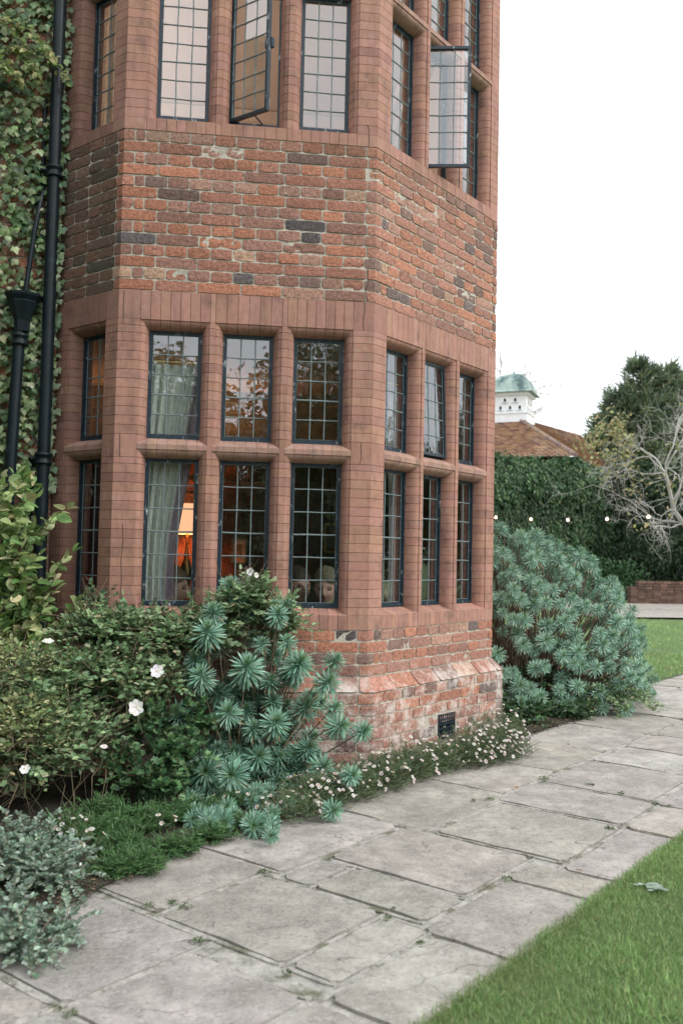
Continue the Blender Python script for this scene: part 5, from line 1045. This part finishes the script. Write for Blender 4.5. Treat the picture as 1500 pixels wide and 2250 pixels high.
# roof: ridge apex under the turret, hips down to the eaves
ze = zat(1003, 31.0, 1250); apex_z = 7.0
FCn = atd(1262, 1236, 30.6)[:2]                         # near right eaves corner
half = (FCn-cc)@(-vR); halfL = (FCn-cc)@(-vL); 
ex = 5.5; A_near = cc-vR*half-vL*halfL; A_left = cc-vR*half+vL*9.0; A_right = cc+vR*9-vL*halfL
apx = cc-vR*.0; ridge_l = apx+vL*5.0; ridge_r = apx+vR*6-vL*1.6
def tiles(mb, e0, e1, r0, r1, rows=34):
    e0, e1, r0, r1 = [np.array(q, float) for q in (e0, e1, r0, r1)]; nrm = np.cross(e1-e0, r0-e0); nrm /= np.linalg.norm(nrm); nrm *= 1 if nrm[2] > 0 else -1
    for i in range(rows):
        f0, f1 = i/rows, (i+1.12)/rows; a0, b0 = e0*(1-f0)+r0*f0, e1*(1-f0)+r1*f0; f1 = min(f1, 1.0); a1, b1 = e0*(1-f1)+r0*f1, e1*(1-f1)+r1*f1; L_ = np.linalg.norm(b0-a0); m_ = max(1, int(L_/.2)); us = np.linspace(0, 1, m_+1)
        for u0, u1 in zip(us[:-1], us[1:]):
            p0, p1, p2, p3 = a0+(b0-a0)*u0, a0+(b0-a0)*(u1-.006/max(L_, .1)), a1+(b1-a1)*u1, a1+(b1-a1)*u0; h = .045+random.uniform(0, .018)
            col = np.array(random.choice([(.30, .17, .11), (.27, .15, .10), (.34, .21, .13), (.22, .13, .10)]))*random.uniform(.75, 1.15); mb.add([p0+nrm*h, p1+nrm*h, p2+nrm*.012, p3+nrm*.012, p0, p1], [(0, 1, 2, 3), (4, 5, 1, 0)], col)
E3 = lambda p, z: (p[0], p[1], z)
mb = MB(); tiles(mb, E3(A_near, ze), E3(A_left, ze), E3(apx, apex_z), E3(ridge_l, apex_z)); tiles(mb, E3(A_right, ze), E3(A_near, ze), E3(ridge_r, apex_z), E3(apx, apex_z))
part(mb, 'roof_tiles', M['tile'], ob)
mb = MB(); h0 = np.array(E3(A_near, ze)); h1 = np.array(E3(apx, apex_z)); nt_ = 26
for i in range(nt_):
    p = h0+(h1-h0)*(i/nt_); q_ = h0+(h1-h0)*((i+1.1)/nt_); tube(mb, [p+np.array([0, 0, .05]), q_+np.array([0, 0, .02])], [.09, .065], 8, np.array((.26, .19, .17))*random.uniform(.8, 1.2))
part(mb, 'hip_tiles', M['tile'], ob)
mb = MB(); ins = .35
wa, wl, wr = A_near+(vL+vR)*ins, A_left+vR*ins-vL*0, A_right+vL*ins
for p, q_ in ((wa, wl), (wr, wa)):
    mb.add([E3(p, G), E3(q_, G), E3(q_, ze+.05), E3(p, ze+.05)], [(0, 1, 2, 3)], (.16, .08, .06))
part(mb, 'outer_wall', M['farbrick'], ob)
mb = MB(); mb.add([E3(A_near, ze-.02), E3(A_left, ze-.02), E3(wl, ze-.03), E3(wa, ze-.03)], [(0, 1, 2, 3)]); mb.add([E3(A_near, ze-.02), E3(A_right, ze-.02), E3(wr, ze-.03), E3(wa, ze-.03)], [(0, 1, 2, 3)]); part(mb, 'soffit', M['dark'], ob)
# glazed gablet on the front slope
mb = MB(); s0 = cc-vR*(half*.62)+vL*(1.9); zz0 = ze+(apex_z-ze)*.30
mb.add([E3(s0-vL*.55-vR*.5, zz0), E3(s0+vL*1.2-vR*.5, zz0), E3(s0+vL*.4-vR*.45, zz0+1.0)], [(0, 1, 2)], (1, 1, 1), 0)
mb.add([E3(s0-vL*.55-vR*.5, zz0+.02), E3(s0+vL*.4-vR*.45, zz0+1.03), E3(s0+vL*.4+vR*.9, zz0+1.0), E3(s0-vL*.4+vR*.6, zz0+.45)], [(0, 1, 2, 3)], (.3, .14, .08), 1); part(mb, 'gablet', [mat('grey_glazing', (.34, .37, .39), .35, nscale=3, namt=.2), M['tile']], ob)
# festoon bulbs on a cable between two posts
fs = empty('festoon_lights', 'string of small warm lit bulbs hanging across the dark hedge', 'string lights'); bp = [(1089, 1137, 17.2), (1166, 1141, 16.5), (1247, 1142.5, 15.8), (1333, 1140.5, 15.1), (1424, 1135.5, 14.4)]
pts = [atd(x, y-5, D) for x, y, D in [(1010, 1122, 17.9)]+bp+[(1525, 1122, 13.7), (1640, 1098, 13.0)]]
mb = MB(); tube(mb, pts, .004, 5); part(mb, 'cable', M['cable'], fs)
for x, y, D in bp:
    p = atd(x, y, D); mb = MB(); lathe(mb, [(0.001, -.026), (.014, -.022), (.022, -.008), (.023, .002), (.017, .018), (.010, .028)], 14, p); b_ = part(mb, 'bulb', M['bulb'], fs)
    mb = MB(); lathe(mb, [(.012, .028), (.015, .030), (.015, .06), (0, .062)], 10, p); part(mb, 'bulb_holder', M['cable'], fs)
for (x, D, w_) in ((1010, 17.9, 'slim dark post holding the left end of the festoon cable'), (1640, 13.0, 'slim dark post holding the right end of the festoon cable')):
    p = atd(x, 1236, D); zt2 = pts[0][2] if x < 1200 else pts[-1][2]; mb = MB(); tube(mb, [(p[0], p[1], G), (p[0], p[1], zt2+.03)], .025, 8, (.05, .04, .03)); tag(part(mb, 'post', M['twig'], None), w_, 'post', 'festoon posts')
# trees
def grow(tw, lv, a, d, L_, r, depth, crook, tips, up=.1):
    n_ = 6; pts = [np.array(a, float)]; d = unit(np.array(d, float)); dd = d.copy()
    for i in range(n_): dd = unit(dd+RNG.normal(0, crook, 3)+np.array([0, 0, up*.3])); pts.append(pts[-1]+dd*L_/n_)
    tube(tw, pts, np.linspace(r, r*.6, n_+1), 5 if r < .03 else 8, (.50, .48, .45)); 
    if depth == 0: tips.append((pts[-1], dd)); return
    for k in range(3 if depth > 1 else 4):
        i = random.randint(2, n_); nd = unit(dd+rdir(1)[0]*random.uniform(.6, 1.0)); grow(tw, lv, pts[i], nd, L_*random.uniform(.5, .8), r*.6, depth-1, crook, tips, up)
t = empty('bare_tree', 'grey crooked bare branched tree with a few yellow leaves at the right edge', 'tree'); tw = MB(); tips = []
b0 = atz(1560, 1345, G); b0[2] = G; D0 = (b0-CAM)@CF
tube(tw, [b0, b0+np.array([-.1, 0, 1.0]), b0+np.array([-.25, .1, 2.0])], [.2, .16, .14], 10, (.28, .26, .24))
Dt = (b0-CAM)@CF
for (x0, y0, x1, y1, r) in [(1480, 1120, 1405, 1092, .05), (1462, 1040, 1375, 1000, .05), (1462, 1040, 1430, 900, .055), (1480, 1120, 1500, 930, .055), (1500, 1150, 1400, 1180, .03), (1462, 1040, 1390, 930, .045), (1462, 1040, 1385, 965, .04), (1462, 1040, 1470, 880, .045), (1500, 1150, 1350, 1095, .035), (1480, 1120, 1540, 900, .05), (1500, 1150, 1600, 1000, .05)]:
    a_ = atd(x0, y0, Dt); e_ = atd(x1, y1, Dt+random.uniform(-1.2, 1.2)); v_ = e_-a_; grow(tw, None, a_, v_, np.linalg.norm(v_)*.8, r*.44, 4, .26, tips, .05)
tube(tw, [b0+np.array([-.25, .1, 2.0]), atd(1500, 1150, Dt), atd(1480, 1120, Dt), atd(1462, 1040, Dt)], [.085, .065, .05, .04], 8, (.38, .36, .33))
part(tw, 'branches', M['twig'], t)
lv = MB(); tp = np.array([p for p, d in tips]); sel = RNG.random(len(tp)) < .05; tp = tp[sel]; tp = np.concatenate([tp+RNG.normal(0, .10, tp.shape) for _ in range(3)]); k = len(tp)
extra = np.concatenate([atd(x, y, Dt)+RNG.normal(0, .20, (n_, 3)) for x, y, n_ in ((1330, 945, 70), (1300, 975, 70), (1360, 960, 90), (1370, 1000, 60), (1345, 930, 40), (1395, 1065, 35), (1460, 1060, 30), (1310, 1000, 60))]); tp = np.concatenate([tp, extra]); k = len(tp)
instance(lv, T_OVAL, tp, rdir(k), rdir(k)+np.array([0, -.5, .5]), RNG.uniform(.07, .13, k), pal(k, [(.36, .32, .14), (.28, .28, .13), (.2, .22, .09), (.42, .35, .18)])); part(lv, 'leaves', M['leaf'], t)
def conifer(name, label, base, tops, nb, rb, cols):
    t = empty(name, label, 'tree'); tw = MB(); lv = MB()
    for tp_ in tops:
        tube(tw, [base, (np.array(base)+tp_)/2+np.array([0, 0, .0]), tp_], [.28, .2, .03], 7, (.1, .075, .06)); H_ = tp_[2]-G
        for i in range(nb):
            f = random.random()**.8; h = G+.8+(H_-.9)*f; c_ = np.array(base)*(1-(h-G)/H_)+np.array(tp_)*((h-G)/H_); c_[2] = h; an = random.uniform(0, 6.28); R_ = rb*(1-f**1.7)*random.uniform(.65, 1.12)+.35
            d = np.array([math.cos(an), math.sin(an), random.uniform(.15, .75)]); ts = np.linspace(0, 1, 7)[:, None]; pts_ = c_+ts*R_*d+ts**2*np.array([0, 0, .25*R_]); tube(tw, pts_[::2], [.03, .02, .012, .006], 4, (.1, .075, .06), cap=False)
            k = 46; u = RNG.random(k)**.7; pos = np.array([np.interp(u, ts[:, 0], pts_[:, q2]) for q2 in range(3)]).T+RNG.normal(0, .10, (k, 3)); dd = unit(d+np.array([0, 0, .3])); instance(lv, T_BLADE, pos, np.tile(dd, (k, 1))+RNG.normal(0, .5, (k, 3)), rdir(k)+np.array([0, 0, .8]), RNG.uniform(.28, .55, k)*.95, pal(k, *cols)*(.75+.5*u[:, None]))
    for i_ in range(len(lv.V)): pass
    part(tw, 'trunk', M['bark'], t); part(lv, 'crown', M['leaf'], t)
def at_ground(x, D): q = atd(x, 1236, D); return np.array([q[0], q[1], G])
CC = ([(.10, .14, .085), (.13, .17, .095), (.17, .20, .10), (.07, .11, .075)],)
conifer('conifer', 'large feathery dark conifer rising behind the bare tree', at_ground(1440, 44), [atd(1405, 800, 44), atd(1465, 812, 44.5), atd(1360, 870, 43.5), atd(1335, 920, 43)], 190, 3.3, CC)
conifer('conifer', 'part of a second conifer just beyond the right edge', at_ground(1560, 46), [atd(1530, 830, 46)], 170, 2.8, CC)
t = empty('autumn_tree', 'thin autumn tree top showing faintly behind the turret dome', 'tree'); tw = MB(); tips = []; b1 = at_ground(1090, 58); tube(tw, [b1, b1+np.array([.2, 0, 7]), b1+np.array([.3, 0, 9.5])], [.2, .14, .08], 7, (.25, .2, .17))
for x1, y1 in ((1125, 800), (1105, 812), (1140, 815), (1090, 800), (1060, 820)): e_ = atd(x1, y1, 58); a_ = b1+np.array([.3, 0, 9.0]); grow(tw, None, a_, e_-a_, np.linalg.norm(e_-a_)*.7, .10, 2, .18, tips, .2)
part(tw, 'branches', M['twig'], t); lv = MB(); tp = np.array([p for p, d in tips]); k = len(tp); instance(lv, T_OVAL, tp, rdir(k), rdir(k), .16, pal(k, [(.4, .25, .15), (.3, .25, .15)])); part(lv, 'leaves', M['leaf'], t)
# trees behind the camera: they show only as reflections in the leaded panes
for i, (x, y, h, r, w_) in enumerate([(-9, -19, 8.5, 3.6, 'dense garden tree reflected in the front windows, leftmost'), (-2.5, -21, 7.4, 3.4, 'dense garden tree reflected in the front windows, middle'), (4.5, -20, 8.2, 3.3, 'dense garden tree reflected in the front windows, rightmost')]):
    blobtree('garden_tree', w_, 'tree', [(np.array([x, y, h*.62]), (r, r, h*.36)), (np.array([x+1.4, y, h*.42]), (r*.8, r*.8, h*.3)), (np.array([x-1.5, y+.4, h*.4]), (r*.8, r*.8, h*.3)), (np.array([x, y, 1.6]), (r*1.2, r*.6, 1.7))], 11000, .50, ([(.05, .09, .035), (.08, .13, .05), (.14, .16, .07)],), ([(x, y, G), (x+.1, y, h*.3), (x, y, h*.7)], [.28, .22, .1]), group='trees across the garden')
for i, (x, y, w_) in enumerate([(19, 0.8, 'clipped garden tree reflected in the right face windows, nearer'), (20.5, 5.6, 'clipped garden tree reflected in the right face windows, farther')]):
    blobtree('garden_tree', w_, 'tree', [(np.array([x, y, 3.2]), (2.6, 2.6, 2.1)), (np.array([x+.6, y+1.5, 2.4]), (2.2, 2.2, 1.8))], 6000, .36, ([(.05, .09, .035), (.08, .13, .05)],), ([(x, y, G), (x, y, 1.8), (x, y, 3.2)], [.24, .2, .12]), group='trees across the garden')

t = empty('reflection_hedge', 'clipped garden hedge across the lawn reflected in the lower front windows', 'hedge'); mb = MB(); leafwall(mb, (7, -12.5), (-9, -12.5), G, 2.5, .8, 9000, .22, HC_SHADED); part(mb, 'foliage', M['leaf'], t)  # added behind the camera to darken the reflections in the lower panes
mb = MB(); slabwall(mb, np.array([7., -12.5]), np.array([-9., -12.5]), G-.1, 2.3, .8, -.1, (.015, .025, .012)); part(mb, 'dark_core', M['farbrick'], t)
